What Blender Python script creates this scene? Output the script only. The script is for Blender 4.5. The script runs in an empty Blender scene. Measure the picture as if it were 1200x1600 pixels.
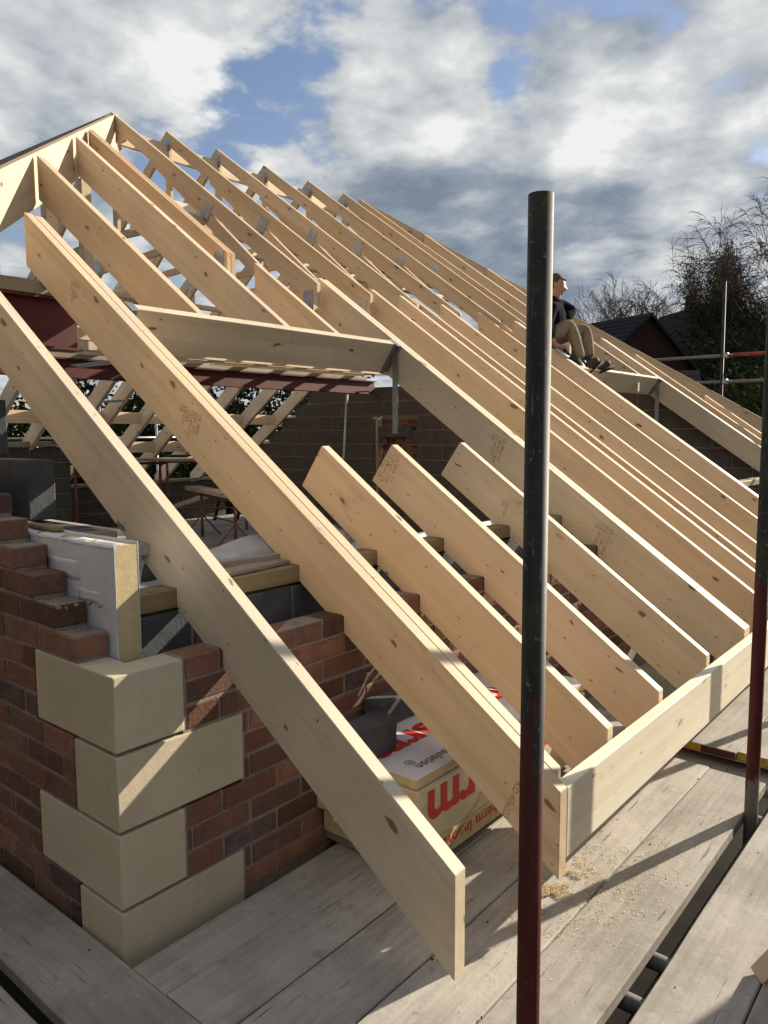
import bpy, bmesh, math, random
from mathutils import Vector, Matrix, Euler, noise as mnoise
R = math.radians
rnd = random.Random(7)
SC = bpy.context.scene
COL = SC.collection

# ------------------------------------------------------------------ camera
CAM = Vector((1.8179, -1.0544, 1.5473))
YAW, PITCH, ROLL = R(39.67), R(6.04), R(-0.193)
f0 = Vector((-math.sin(YAW), math.cos(YAW), 0)); r0 = Vector((math.cos(YAW), math.sin(YAW), 0)); u0 = Vector((0, 0, 1))
FWD = f0 * math.cos(PITCH) - u0 * math.sin(PITCH)
up_ = u0 * math.cos(PITCH) + f0 * math.sin(PITCH)
RGT = r0 * math.cos(ROLL) + up_ * math.sin(ROLL)
UPV = up_ * math.cos(ROLL) - r0 * math.sin(ROLL)
cd = bpy.data.cameras.new('camera'); cam = bpy.data.objects.new('camera', cd); COL.objects.link(cam)
m = Matrix((RGT, UPV, -FWD)).transposed().to_4x4(); m.translation = CAM
cam.matrix_world = m
cd.sensor_fit = 'VERTICAL'; cd.sensor_height = 24.0; cd.lens = 24.0 * 1187.9 / 1600
cd.clip_start = 0.05; cd.clip_end = 3000
SC.camera = cam

def view_dir(px, py):
    return (RGT * ((px - 600) / 1187.9) - UPV * ((py - 800) / 1187.9) + FWD).normalized()

# ------------------------------------------------------------------ sky and sun
SUN = Vector((0.30, 1.0, 0.448)).normalized()
EL = math.asin(SUN.z); AZ = math.atan2(SUN.x, SUN.y)
W = bpy.data.worlds.new('World'); SC.world = W; W.use_nodes = True
W.cycles.sampling_method = 'MANUAL'; W.cycles.sample_map_resolution = 512
nt = W.node_tree; nt.nodes.clear()
def wn(t, **k):
    n = nt.nodes.new(t)
    for a, b in k.items(): setattr(n, a, b)
    return n
def wl(a, b): nt.links.new(a, b)
def wmath(op, a, b=None, c=None, clamp=False):
    n = wn('ShaderNodeMath', operation=op); n.use_clamp = clamp
    for i, v in enumerate((a, b, c)):
        if v is None: continue
        if isinstance(v, (int, float)): n.inputs[i].default_value = v
        else: wl(v, n.inputs[i])
    return n.outputs[0]
out = wn('ShaderNodeOutputWorld')
sky = wn('ShaderNodeTexSky', sky_type='NISHITA', sun_disc=False, sun_elevation=EL, sun_rotation=AZ, air_density=1.3, dust_density=0.6, ozone_density=1.5)
tc = wn('ShaderNodeTexCoord')
sep = wn('ShaderNodeSeparateXYZ'); wl(tc.outputs['Generated'], sep.inputs[0])
zz = wmath('ADD', wmath('MAXIMUM', sep.outputs[2], 0.0), 0.22)
cx = wmath('DIVIDE', sep.outputs[0], zz); cy = wmath('DIVIDE', sep.outputs[1], zz)
cmb = wn('ShaderNodeCombineXYZ'); wl(cx, cmb.inputs[0]); wl(cy, cmb.inputs[1])
def wnoise(scale, detail, rough, off, dist=0.0):
    mp = wn('ShaderNodeMapping'); mp.inputs['Location'].default_value = off; wl(cmb.outputs[0], mp.inputs[0])
    n = wn('ShaderNodeTexNoise'); n.inputs['Scale'].default_value = scale; n.inputs['Detail'].default_value = detail
    n.inputs['Roughness'].default_value = rough; n.inputs['Distortion'].default_value = dist; n.noise_dimensions = '2D'
    wl(mp.outputs[0], n.inputs['Vector']); return n.outputs['Fac']
def blob(px, py, rad, amp):
    d = view_dir(px, py); v = wn('ShaderNodeVectorMath', operation='DOT_PRODUCT')
    wl(tc.outputs['Generated'], v.inputs[0]); v.inputs[1].default_value = d
    mr = wn('ShaderNodeMapRange', interpolation_type='SMOOTHSTEP'); wl(v.outputs['Value'], mr.inputs[0])
    mr.inputs[1].default_value = math.cos(rad); mr.inputs[2].default_value = 1.0; mr.inputs[3].default_value = 0; mr.inputs[4].default_value = amp
    return mr.outputs[0]
def addall(x, L):
    for b in L: x = wmath('ADD', x, b)
    return x
big = wnoise(1.5, 3, 0.5, (3.1, 7.7, 0))
fine = wnoise(3.6, 8, 0.55, (5.3, 1.2, 0))
cov = wmath('ADD', wmath('MULTIPLY', big, 0.35), wmath('MULTIPLY', fine, 1.05))
BLUE = [(290, 125, .10, -.11), (380, 115, .10, -.07), (460, 80, .10, -.10), (545, 70, .08, -.08), (330, 205, .09, -.10), (520, 220, .06, -.10), (825, 145, .07, -.12), (830, 45, .09, -.11), (1090, 105, .08, -.12), (650, 170, .06, -.08), (800, 195, .06, -.10), (20, 235, .09, -.10), (200, 250, .06, -.06), (15, 15, .07, -.08), (250, 320, .12, -.08), (420, 340, .12, -.08)]
CLOUD = [(130, 90, .18, .16), (640, 110, .10, .08), (760, 320, .28, .26), (1010, 260, .20, .14), (560, 10, .08, .05), (960, 120, .12, .04)]
cov = addall(cov, [blob(*b) for b in BLUE + CLOUD])
mask = wn('ShaderNodeMapRange', interpolation_type='SMOOTHSTEP'); wl(cov, mask.inputs[0])
mask.inputs[1].default_value = 0.53; mask.inputs[2].default_value = 0.70
# brightness: the relief of the puffs comes from the difference of two offset noises (lit from the sun side)
sdir = Vector((SUN.x, SUN.y)).normalized() * .09
fine2 = wnoise(3.6, 3, 0.5, (5.3 + sdir.x, 1.2 + sdir.y, 0))
relief = wmath('SUBTRACT', fine, fine2)
shade = wmath('ADD', wmath('ADD', wmath('MULTIPLY', big, 0.40), wmath('MULTIPLY', fine, 0.62)), wmath('MULTIPLY', relief, .55))
SH = [(740, 345, .14, -.13), (880, 385, .12, -.14), (630, 355, .12, -.13), (960, 350, .10, -.06), (820, 120, .22, .09), (740, 190, .10, .12), (620, 230, .08, .08), (880, 230, .08, .08), (1120, 160, .16, .05), (1120, 330, .12, .04), (20, 200, .10, -.08), (10, 60, .10, -.06), (80, 80, .12, .02), (210, 90, .13, .12), (640, 110, .12, .08), (1050, 225, .10, .08), (740, 235, .06, .10), (910, 250, .05, .12), (560, 25, .1, .06), (430, 210, .1, .08)]
shade = wmath('ADD', addall(shade, [blob(*b) for b in SH]), .08)
ramp = wn('ShaderNodeValToRGB'); wl(shade, ramp.inputs[0])
e = ramp.color_ramp.elements
e[0].position = 0.28; e[0].color = (0.105, 0.132, 0.172, 1)
e[1].position = 0.86; e[1].color = (0.47, 0.475, 0.47, 1)
k_ = ramp.color_ramp.elements.new(0.45); k_.color = (0.162, 0.188, 0.222, 1)
k_ = ramp.color_ramp.elements.new(0.60); k_.color = (0.262, 0.282, 0.302, 1)
k_ = ramp.color_ramp.elements.new(0.72); k_.color = (0.345, 0.358, 0.362, 1)
hsv = wn('ShaderNodeHueSaturation'); hsv.inputs['Saturation'].default_value = 1.08; wl(sky.outputs[0], hsv.inputs['Color'])
sk = wn('ShaderNodeVectorMath', operation='SCALE'); tnt = wn('ShaderNodeVectorMath', operation='MULTIPLY'); wl(hsv.outputs[0], tnt.inputs[0]); tnt.inputs[1].default_value = (1.0, .90, .98); wl(tnt.outputs[0], sk.inputs[0]); sk.inputs['Scale'].default_value = 0.066
mix = wn('ShaderNodeMix', data_type='RGBA'); wl(mask.outputs[0], mix.inputs['Factor'])
wl(sk.outputs[0], mix.inputs['A']); wl(ramp.outputs[0], mix.inputs['B'])
# the cloud colours are radiances for a Background of strength 0.1
sc10 = wn('ShaderNodeVectorMath', operation='SCALE'); wl(mix.outputs['Result'], sc10.inputs[0]); sc10.inputs['Scale'].default_value = 10.0
bg = wn('ShaderNodeBackground'); wl(sc10.outputs[0], bg.inputs[0]); bg.inputs[1].default_value = 0.1
wl(bg.outputs[0], out.inputs[0])

sd = bpy.data.lights.new('sun', 'SUN'); sd.energy = 5.0; sd.angle = R(0.55); sd.color = (1.0, 0.90, 0.74)
sun = bpy.data.objects.new('sun', sd); COL.objects.link(sun)
sun.rotation_euler = (-SUN).to_track_quat('-Z', 'Y').to_euler(); sun.location = (3, 12, 9)
SC.view_settings.view_transform = 'Standard'; SC.view_settings.look = 'None'
SC.view_settings.exposure = 0.9; SC.view_settings.gamma = 1.0
SC.render.engine = 'CYCLES'
SC.cycles.use_adaptive_sampling = True; SC.cycles.adaptive_threshold = 0.02; SC.cycles.max_bounces = 5; SC.cycles.diffuse_bounces = 3; SC.cycles.transparent_max_bounces = 8

# ------------------------------------------------------------------ materials
MATS = {}
class NT:
    def __init__(s, name):
        s.m = bpy.data.materials.new(name); s.m.use_nodes = True; s.t = s.m.node_tree
        s.b = s.t.nodes['Principled BSDF']; MATS[name] = s.m
    def n(s, t, **k):
        x = s.t.nodes.new(t)
        for a, b in k.items(): setattr(x, a, b)
        return x
    def l(s, a, b): s.t.links.new(a, b)
    def coord(s, scale=(1, 1, 1), rand=20.0):
        c = s.n('ShaderNodeTexCoord'); oi = s.n('ShaderNodeObjectInfo')
        mu = s.n('ShaderNodeMath', operation='MULTIPLY'); mu.inputs[1].default_value = rand; s.l(oi.outputs['Random'], mu.inputs[0])
        ad = s.n('ShaderNodeVectorMath', operation='ADD'); s.l(c.outputs['Object'], ad.inputs[0]); s.l(mu.outputs[0], ad.inputs[1])
        mp = s.n('ShaderNodeVectorMath', operation='MULTIPLY'); s.l(ad.outputs[0], mp.inputs[0]); mp.inputs[1].default_value = scale
        return mp.outputs[0]
    def noise(s, vec, scale=1, detail=4, rough=.55, dist=0):
        x = s.n('ShaderNodeTexNoise'); s.l(vec, x.inputs['Vector'])
        x.inputs['Scale'].default_value = scale; x.inputs['Detail'].default_value = detail; x.inputs['Roughness'].default_value = rough; x.inputs['Distortion'].default_value = dist
        return x.outputs['Fac']
    def rng(s, v, a, b, c=0, d=1, smooth=False):
        x = s.n('ShaderNodeMapRange', interpolation_type='SMOOTHSTEP' if smooth else 'LINEAR'); s.l(v, x.inputs[0])
        for i, q in enumerate((a, b, c, d)): x.inputs[i + 1].default_value = q
        return x.outputs[0]
    def math(s, op, a, b):
        x = s.n('ShaderNodeMath', operation=op)
        for i, v in enumerate((a, b)):
            if isinstance(v, (int, float)): x.inputs[i].default_value = v
            else: s.l(v, x.inputs[i])
        return x.outputs[0]
    def mix(s, fac, a, b, mode='MIX'):
        x = s.n('ShaderNodeMix', data_type='RGBA', blend_type=mode)
        if isinstance(fac, (int, float)): x.inputs['Factor'].default_value = fac
        else: s.l(fac, x.inputs['Factor'])
        for nm, v in (('A', a), ('B', b)):
            if isinstance(v, tuple): x.inputs[nm].default_value = (*v, 1) if len(v) == 3 else v
            else: s.l(v, x.inputs[nm])
        return x.outputs['Result']
    def bump(s, h, strength=.3, dist=.002):
        x = s.n('ShaderNodeBump'); s.l(h, x.inputs['Height']); x.inputs['Strength'].default_value = strength; x.inputs['Distance'].default_value = dist
        s.l(x.outputs[0], s.b.inputs['Normal'])
    def fin(s, col=None, rough=.7, spec=.3, metal=0):
        if col is not None:
            if isinstance(col, tuple): s.b.inputs['Base Color'].default_value = (*col, 1)
            else: s.l(col, s.b.inputs['Base Color'])
        if isinstance(rough, (int, float)): s.b.inputs['Roughness'].default_value = rough
        else: s.l(rough, s.b.inputs['Roughness'])
        s.b.inputs['Specular IOR Level'].default_value = spec; s.b.inputs['Metallic'].default_value = metal
        return s.m
def white(s, v): return s.mix(v, (0, 0, 0), (1, 1, 1))

def wood(name, light, dark, knotc, grey=0.0, knots=1.0, greyc=(.36, .33, .28)):
    s = NT(name)
    v = s.coord((1, 1, 1))
    st = s.n('ShaderNodeVectorMath', operation='MULTIPLY'); s.l(v, st.inputs[0]); st.inputs[1].default_value = (0.55, 9, 13)
    rings = s.noise(st.outputs[0], 1.0, 3, .5, 1.2)
    # growth-ring stripes: a saw of the slow noise gives cathedral figure
    saw = s.n('ShaderNodeMath', operation='FRACT'); s.l(s.math('MULTIPLY', rings, 13.0), saw.inputs[0])
    stripe = s.rng(saw.outputs[0], .55, .97, 0, 1, True)
    stf = s.n('ShaderNodeVectorMath', operation='MULTIPLY'); s.l(v, stf.inputs[0]); stf.inputs[1].default_value = (5, 190, 230)
    fibre = s.noise(stf.outputs[0], 1.0, 2, .6)
    wide = s.noise(v, 1.9, 3, .5)
    c = s.mix(s.rng(rings, .3, .7), light, dark)
    c = s.mix(s.math('MULTIPLY', stripe, .22), c, dark)
    c = s.mix(s.rng(fibre, .35, .75, 0, .16), c, dark)
    c = s.mix(s.rng(wide, .42, .75, 0, .35 + grey), c, greyc)
    # knots
    sx = s.n('ShaderNodeSeparateXYZ'); s.l(v, sx.inputs[0])
    wob = s.n('ShaderNodeTexNoise'); s.l(v, wob.inputs['Vector']); wob.inputs['Scale'].default_value = 11; wob.inputs['Detail'].default_value = 2
    ku = s.math('ADD', s.math('MULTIPLY', sx.outputs[0], 3.2), s.math('MULTIPLY', wob.outputs['Fac'], .22))
    kw = s.math('ADD', s.math('MULTIPLY', s.math('ADD', sx.outputs[2], sx.outputs[1]), 8.0), s.math('MULTIPLY', wob.outputs['Fac'], .35))
    kc = s.n('ShaderNodeCombineXYZ'); s.l(ku, kc.inputs[0]); s.l(kw, kc.inputs[1])
    vo = s.n('ShaderNodeTexVoronoi', voronoi_dimensions='2D'); s.l(kc.outputs[0], vo.inputs['Vector']); vo.inputs['Scale'].default_value = .86
    dd = vo.outputs['Distance']
    pick = s.n('ShaderNodeSeparateColor'); s.l(vo.outputs['Color'], pick.inputs[0])
    on = s.rng(pick.outputs[0], .42, .43)
    ks = s.rng(pick.outputs[1], 0, 1, .4, 1.5)
    dd = s.math('DIVIDE', dd, ks)
    core = s.math('MULTIPLY', s.rng(dd, .040, .068, 1, 0, True), on)
    halo = s.math('MULTIPLY', s.rng(dd, .05, .22, .55, 0, True), on)
    c = s.mix(s.math('MULTIPLY', halo, knots), c, dark)
    c = s.mix(s.math('MULTIPLY', core, .8 * knots), c, knotc)
    v2 = s.n('ShaderNodeTexVoronoi', voronoi_dimensions='2D'); s.l(kc.outputs[0], v2.inputs['Vector']); v2.inputs['Scale'].default_value = 1.9
    p2 = s.n('ShaderNodeSeparateColor'); s.l(v2.outputs['Color'], p2.inputs[0])
    sm2 = s.math('MULTIPLY', s.rng(v2.outputs['Distance'], .03, .06, 1, 0, True), s.rng(p2.outputs[2], .66, .67))
    c = s.mix(s.math('MULTIPLY', sm2, .65 * knots), c, knotc)
    # handling marks
    sm = s.n('ShaderNodeVectorMath', operation='MULTIPLY'); s.l(v, sm.inputs[0]); sm.inputs[1].default_value = (2.2, 6, 5)
    mk = s.noise(sm.outputs[0], 1.6, 5, .7)
    c = s.mix(s.rng(mk, .60, .76, 0, .38, True), c, (.20, .15, .105))
    oi = s.n('ShaderNodeObjectInfo')
    hs = s.n('ShaderNodeHueSaturation'); s.l(c, hs.inputs['Color'])
    s.l(s.rng(oi.outputs['Random'], 0, 1, .93, 1.06), hs.inputs['Value']); s.l(s.rng(oi.outputs['Random'], 0, 1, 1.04, .90), hs.inputs['Saturation'])
    h = s.math('ADD', s.math('MULTIPLY', fibre, .6), s.math('MULTIPLY', stripe, .5))
    s.bump(h, .25, .0012)
    return s.fin(hs.outputs[0], .62, .25)
wood('spruce', (.70, .54, .365), (.57, .42, .265), (.10, .055, .03))
wood('spruce_grey', (.70, .575, .41), (.57, .45, .305), (.11, .07, .04), .2)
wood('spruce_white', (.80, .745, .61), (.71, .63, .47), (.22, .14, .08), .0, .7, (.55, .49, .38))
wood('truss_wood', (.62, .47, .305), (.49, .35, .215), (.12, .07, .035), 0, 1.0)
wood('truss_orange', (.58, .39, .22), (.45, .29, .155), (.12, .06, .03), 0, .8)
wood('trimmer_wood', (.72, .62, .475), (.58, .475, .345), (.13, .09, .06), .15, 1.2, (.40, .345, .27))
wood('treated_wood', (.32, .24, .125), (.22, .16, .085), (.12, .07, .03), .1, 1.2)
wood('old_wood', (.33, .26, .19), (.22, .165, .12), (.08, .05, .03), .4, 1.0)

def board_mat():
    s = NT('scaffold_board')
    v = s.coord((1, 1, 1))
    st = s.n('ShaderNodeVectorMath', operation='MULTIPLY'); s.l(v, st.inputs[0]); st.inputs[1].default_value = (2.2, 45, 45)
    g = s.noise(st.outputs[0], 1, 5, .65)
    big = s.noise(v, 3.1, 6, .65)
    fine = s.noise(v, 46, 6, .75)
    c = s.mix(s.rng(g, .25, .75), (.43, .395, .345), (.27, .245, .212))
    c = s.mix(s.rng(big, .45, .7, 0, .6), c, (.49, .455, .40))
    c = s.mix(s.rng(big, .50, .34, 0, .5), c, (.22, .195, .165))
    c = s.mix(s.rng(fine, .56, .74, 0, .45, True), c, (.15, .12, .10))
    cr = s.noise(st.outputs[0], 2.2, 3, .5)
    c = s.mix(s.rng(cr, .66, .72, 0, .7, True), c, (.09, .07, .055))
    sp = s.noise(v, 15, 3, .5)
    c = s.mix(s.rng(sp, .66, .74, 0, .35, True), c, (.15, .12, .095))
    c = s.mix(s.rng(sp, .38, .26, 0, .35, True), c, (.52, .48, .41))
    oi = s.n('ShaderNodeObjectInfo'); hs = s.n('ShaderNodeHueSaturation'); s.l(c, hs.inputs['Color']); s.l(s.rng(oi.outputs['Random'], 0, 1, .88, 1.12), hs.inputs['Value'])
    s.bump(s.math('ADD', s.math('MULTIPLY', g, .6), s.math('MULTIPLY', fine, .9)), .6, .003)
    return s.fin(hs.outputs[0], .85, .2)
board_mat()

def brick_mat(name, a, b, c2):
    s = NT(name); v = s.coord((1, 1, 1), 40)
    n1 = s.noise(v, 9, 5, .65); n2 = s.noise(v, 70, 4, .7)
    c = s.mix(s.rng(n1, .3, .7), a, b)
    c = s.mix(s.rng(n2, .5, .75, 0, .6), c, c2)
    dust = s.noise(v, 22, 5, .7)
    c = s.mix(s.rng(dust, .52, .74, 0, .5), c, (.25, .185, .145))
    oi = s.n('ShaderNodeObjectInfo'); hs = s.n('ShaderNodeHueSaturation'); hs.inputs['Saturation'].default_value = .94; s.l(c, hs.inputs['Color']); s.l(s.rng(oi.outputs['Random'], 0, 1, .6, 1.4), hs.inputs['Value'])
    s.bump(s.math('ADD', n2, s.math('MULTIPLY', n1, 1.2)), .8, .004)
    return s.fin(hs.outputs[0], .9, .15)
brick_mat('brick_red', (.25, .11, .065), (.165, .075, .048), (.09, .048, .038))
brick_mat('brick_brown', (.20, .10, .066), (.135, .07, .05), (.08, .046, .038))
brick_mat('brick_dark', (.125, .075, .068), (.08, .052, .05), (.19, .11, .09))

def plain(name, col, rough=.8, spec=.25, metal=0, var=.25, scale=12, bump=.3, dist=.003, fine=60):
    s = NT(name); v = s.coord((1, 1, 1))
    n1 = s.noise(v, scale, 5, .65); n2 = s.noise(v, fine, 4, .7)
    dk = tuple(x * (1 - var) for x in col); lt = tuple(min(1, x * (1 + var)) for x in col)
    c = s.mix(s.rng(n1, .3, .7), dk, lt); c = s.mix(s.rng(n2, .45, .75, 0, .35), c, dk)
    s.bump(s.math('ADD', n1, n2), bump, dist)
    return s.fin(c, rough, spec, metal)
def stone_mat():
    q = NT('quoin_stone'); v = q.coord((1, 1, 1)); n1 = q.noise(v, 5, 5, .6); n2 = q.noise(v, 130, 4, .75)
    st = q.n('ShaderNodeVectorMath', operation='MULTIPLY'); q.l(v, st.inputs[0]); st.inputs[1].default_value = (30, 30, 4); n3 = q.noise(st.outputs[0], 1, 4, .6)
    n4 = q.noise(v, 17, 5, .7)
    c = q.mix(q.rng(n1, .3, .7), (.52, .44, .31), (.60, .515, .37))
    c = q.mix(q.rng(n2, .45, .8, 0, .45), c, (.40, .33, .23))
    c = q.mix(q.rng(n3, .56, .8, 0, .35), c, (.42, .36, .26))
    c = q.mix(q.rng(n4, .62, .72, 0, .5, True), c, (.30, .25, .19))
    c = q.mix(q.rng(n4, .36, .28, 0, .6, True), c, (.66, .60, .50))
    q.bump(q.math('ADD', n2, q.math('MULTIPLY', n4, 1.5)), .45, .002)
    return q.fin(c, .88, .15)
stone_mat()
plain('mortar', (.27, .225, .185), .95, .1, 0, .25, 20, .8, .004)
plain('old_mortar', (.25, .215, .175), .95, .1, 0, .2, 20, .6, .004)
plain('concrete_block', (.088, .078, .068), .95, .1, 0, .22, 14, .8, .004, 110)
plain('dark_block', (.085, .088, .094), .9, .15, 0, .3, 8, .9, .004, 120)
plain('floor_concrete', (.27, .255, .24), .9, .2, 0, .35, 2.2, .9, .02, 18)
plain('foil', (.62, .64, .68), .45, .5, .0, .10, 5, .25, .002, 40)
plain('foam', (.52, .42, .245), .9, .15, 0, .12, 30, .5, .002, 160)
plain('pack_wrap', (.55, .47, .33), .28, .6, 0, .10, 7, .7, .006, 22)
plain('pack_top', (.60, .60, .63), .4, .5, 0, .08, 6, .2, .002, 30)
plain('plastic_sheet', (.36, .37, .39), .35, .5, 0, .25, 9, .4, .004, 60)
plain('red_print', (.50, .035, .02), .5, .4, 0, .12, 20, .05, .001)
plain('dark_print', (.10, .028, .03), .5, .3, 0, .2, 20, .05, .001)
plain('stamp_ink', (.29, .205, .13), .8, .2, 0, .35, 40, .02, .001)
plain('label_paper', (.72, .72, .72), .6, .3, 0, .05, 10, .05, .001)
plain('black_print', (.02, .02, .02), .6, .3, 0, .1, 10, .05, .001)
plain('red_oxide', (.085, .014, .012), .5, .4, 0, .25, 6, .15, .002)
plain('trestle_steel', (.20, .075, .045), .6, .4, 0, .35, 14, .4, .002)
plain('rail_red', (.30, .055, .03), .55, .3, 0, .3, 14, .3, .002)
plain('galvanised', (.36, .38, .40), .38, .5, .85, .18, 20, .15, .001)
plain('hanger_steel', (.30, .31, .32), .42, .5, .7, .15, 12, .1, .001)
plain('dull_tube', (.12, .115, .11), .6, .3, 0, .4, 16, .4, .002)
plain('rail_grey', (.20, .175, .155), .6, .3, 0, .3, 10, .3, .002)
plain('gap_shade', (.02, .017, .014), .95, .1, 0, .3, 6, .3, .002)  # near-black that stands in for the shade below the gap
plain('blocker_dark', (.02, .025, .022), .9, .1, 0, .3, 10, .2, .002)  # dark tone of the unseen sheet that blocks light
plain('rope', (.48, .40, .29), .9, .1, 0, .2, 60, .5, .002)
plain('black_plastic', (.02, .02, .022), .5, .4, 0, .2, 10, .1, .001)
plain('yellow_paint', (.46, .30, .03), .6, .3, 0, .3, 30, .3, .002)
plain('sawdust', (.66, .53, .34), .9, .1, 0, .2, 40, .1, .001)
plain('skin', (.42, .22, .15), .55, .35, 0, .1, 20, .05, .001)
plain('hair', (.09, .055, .03), .8, .2, 0, .3, 80, .5, .002)
plain('navy_cloth', (.008, .011, .02), .95, .05, 0, .35, 14, .6, .01, 60)
plain('khaki_cloth', (.24, .19, .145), .9, .1, 0, .2, 12, .6, .012, 50)
plain('boot_leather', (.05, .03, .02), .6, .3, 0, .3, 20, .3, .002)
plain('sole_rubber', (.03, .024, .02), .8, .2, 0, .3, 20, .3, .002)
plain('bark', (.075, .062, .048), .95, .1, 0, .35, 10, .8, .02)
plain('birch_bark', (.22, .20, .17), .95, .1, 0, .5, 8, .6, .02)
plain('twig', (.07, .05, .038), .95, .1, 0, .3, 6, .2, .01)
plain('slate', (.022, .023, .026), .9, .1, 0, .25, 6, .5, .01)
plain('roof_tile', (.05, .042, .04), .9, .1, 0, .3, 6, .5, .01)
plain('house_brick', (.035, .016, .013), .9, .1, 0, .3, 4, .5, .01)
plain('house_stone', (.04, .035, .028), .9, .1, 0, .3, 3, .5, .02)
plain('lit_pane', (.75, .76, .77), .5, .3, 0, .05, 4, .05, .001)  # white stands in for the light on the skylight pane
plain('lawn', (.035, .032, .02), .95, .1, 0, .4, 1.2, .6, .03)
def leaf(name, a, b, trans=.25):
    s = NT(name); v = s.coord((1, 1, 1)); n = s.noise(v, 2.0, 4, .6)
    g = s.n('ShaderNodeNewGeometry'); 
    c = s.mix(s.rng(n, .3, .7), a, b); c = s.mix(s.rng(g.outputs['Random Per Island'], 0, 1, 0, .5), c, tuple(x * .45 for x in a))
    s.b.inputs['Transmission Weight'].default_value = 0
    s.b.inputs['Subsurface Weight'].default_value = 0
    return s.fin(c, .95, .04)
leaf('leaf_dark', (.022, .028, .014), (.038, .045, .02))
leaf('leaf_olive', (.055, .055, .022), (.08, .075, .03))
leaf('leaf_hedge', (.03, .038, .014), (.05, .056, .02))
leaf('leaf_bud', (.12, .10, .05), (.16, .13, .06))

def pole_mat(name, rust_top, mid, seed, zsplit, soft):
    # tube painted red at the foot, dark and mossy galvanising above: paint has its own edge along the tube
    s = NT(name); v = s.coord((1, 1, 1), seed)
    c0 = s.n('ShaderNodeTexCoord'); sp = s.n('ShaderNodeSeparateXYZ'); s.l(c0.outputs['Object'], sp.inputs[0])
    st = s.n('ShaderNodeVectorMath', operation='MULTIPLY'); s.l(v, st.inputs[0]); st.inputs[1].default_value = (40, 40, 5)
    n1 = s.noise(st.outputs[0], 1, 5, .65); n2 = s.noise(v, 60, 4, .7); n3 = s.noise(v, 6, 5, .6)
    base = s.mix(s.rng(n1, .35, .7), (.013, .013, .012), (.032, .032, .029))
    base = s.mix(s.rng(n3, .52, .64, 0, .7, True), base, (.036, .040, .012))
    base = s.mix(s.rng(n2, .60, .74, 0, .8, True), base, (.26, .25, .22))
    scr = s.noise(st.outputs[0], 3.0, 3, .6)
    base = s.mix(s.rng(scr, .62, .70, 0, .6, True), base, (.16, .155, .14))
    red = s.mix(s.rng(n1, .35, .7), (.085, .014, .010), (.05, .011, .009))
    red = s.mix(s.rng(n2, .62, .76, 0, .7, True), red, (.26, .17, .14))
    red = s.mix(s.rng(scr, .64, .72, 0, .5, True), red, (.05, .03, .028))
    zn = s.math('ADD', sp.outputs[2], s.math('MULTIPLY', s.math('ADD', s.math('SUBTRACT', n3, .5), s.math('SUBTRACT', n1, .5)), .55))
    c = s.mix(s.rng(zn, zsplit - soft, zsplit + soft, 1, 0, True), base, red)
    if mid is not None:
        c = s.mix(s.rng(zn, mid - .03, mid + .03, 1, 0, True), c, (.16, .15, .14))
    s.bump(s.math('ADD', n2, n3), .25, .001)
    return s.fin(c, .6, .25, .0)
pole_mat('pole_mossy', 0, None, 3, 3.72, .05)
pole_mat('pole_red', 0, 2.95, 9, 3.85, .05)

# ------------------------------------------------------------------ mesh helpers
def put(o, parent=None):
    COL.objects.link(o)
    if parent: o.parent = parent
    return o
def tag(o, label=None, cat=None, group=None, kind=None):
    if label: o['label'] = label
    if cat: o['category'] = cat
    if group: o['group'] = group
    if kind: o['kind'] = kind
    return o
def empty(name, loc=(0, 0, 0)):
    o = bpy.data.objects.new(name, None); o.location = loc; o.empty_display_size = .1; return put(o)
def obj_bm(name, bm, mat, parent=None, smooth=False):
    me = bpy.data.meshes.new(name); bm.normal_update(); bm.to_mesh(me); bm.free()
    for mm in (mat if isinstance(mat, (list, tuple)) else [mat]): me.materials.append(MATS[mm])
    if smooth:
        for p in me.polygons: p.use_smooth = True
    return put(bpy.data.objects.new(name, me), parent)
def obj_py(name, v, f, mat, parent=None, smooth=False):
    me = bpy.data.meshes.new(name); me.from_pydata(v, [], f); me.update()
    me.materials.append(MATS[mat])
    if smooth:
        for p in me.polygons: p.use_smooth = True
    return put(bpy.data.objects.new(name, me), parent)
def bm_box(bm, lo, hi):
    vs = [bm.verts.new((x, y, z)) for x in (lo[0], hi[0]) for y in (lo[1], hi[1]) for z in (lo[2], hi[2])]
    for f in ((0, 1, 3, 2), (4, 6, 7, 5), (0, 4, 5, 1), (2, 3, 7, 6), (0, 2, 6, 4), (1, 5, 7, 3)): bm.faces.new([vs[i] for i in f])
    return vs
def bevel(bm, w, seg=1):
    bmesh.ops.recalc_face_normals(bm, faces=bm.faces)
    es = [e for e in bm.edges if len(e.link_faces) == 2 and e.calc_face_angle(0) > .3]
    bmesh.ops.bevel(bm, geom=es, offset=w, segments=seg, affect='EDGES', profile=.6)
def rel(o, parent):
    "give o the parent but keep its world place (parents are unrotated empties or meshes without rotation)"
    o.parent = parent; o.matrix_parent_inverse = Matrix.Translation(-Vector(parent.location)); return o
def box(name, lo, hi, mat, parent=None, bev=.002, axis=None):
    "axis aligned box; local X runs along its longest side so that grain follows"
    lo = Vector(lo); hi = Vector(hi); c = (lo + hi) / 2; d = hi - lo
    bm = bmesh.new()
    ax = axis if axis is not None else max(range(3), key=lambda i: d[i])
    if ax == 0: rot = Matrix.Identity(3); h = d
    elif ax == 1: rot = Matrix.Rotation(R(90), 3, 'Z'); h = Vector((d.y, d.x, d.z))
    else: rot = Matrix.Rotation(R(-90), 3, 'Y'); h = Vector((d.z, d.y, d.x))
    bm_box(bm, -h / 2, h / 2)
    if bev: bevel(bm, bev)
    o = obj_bm(name, bm, mat); o.location = c; o.rotation_euler = rot.to_euler()
    if parent: rel(o, parent)
    return o
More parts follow.
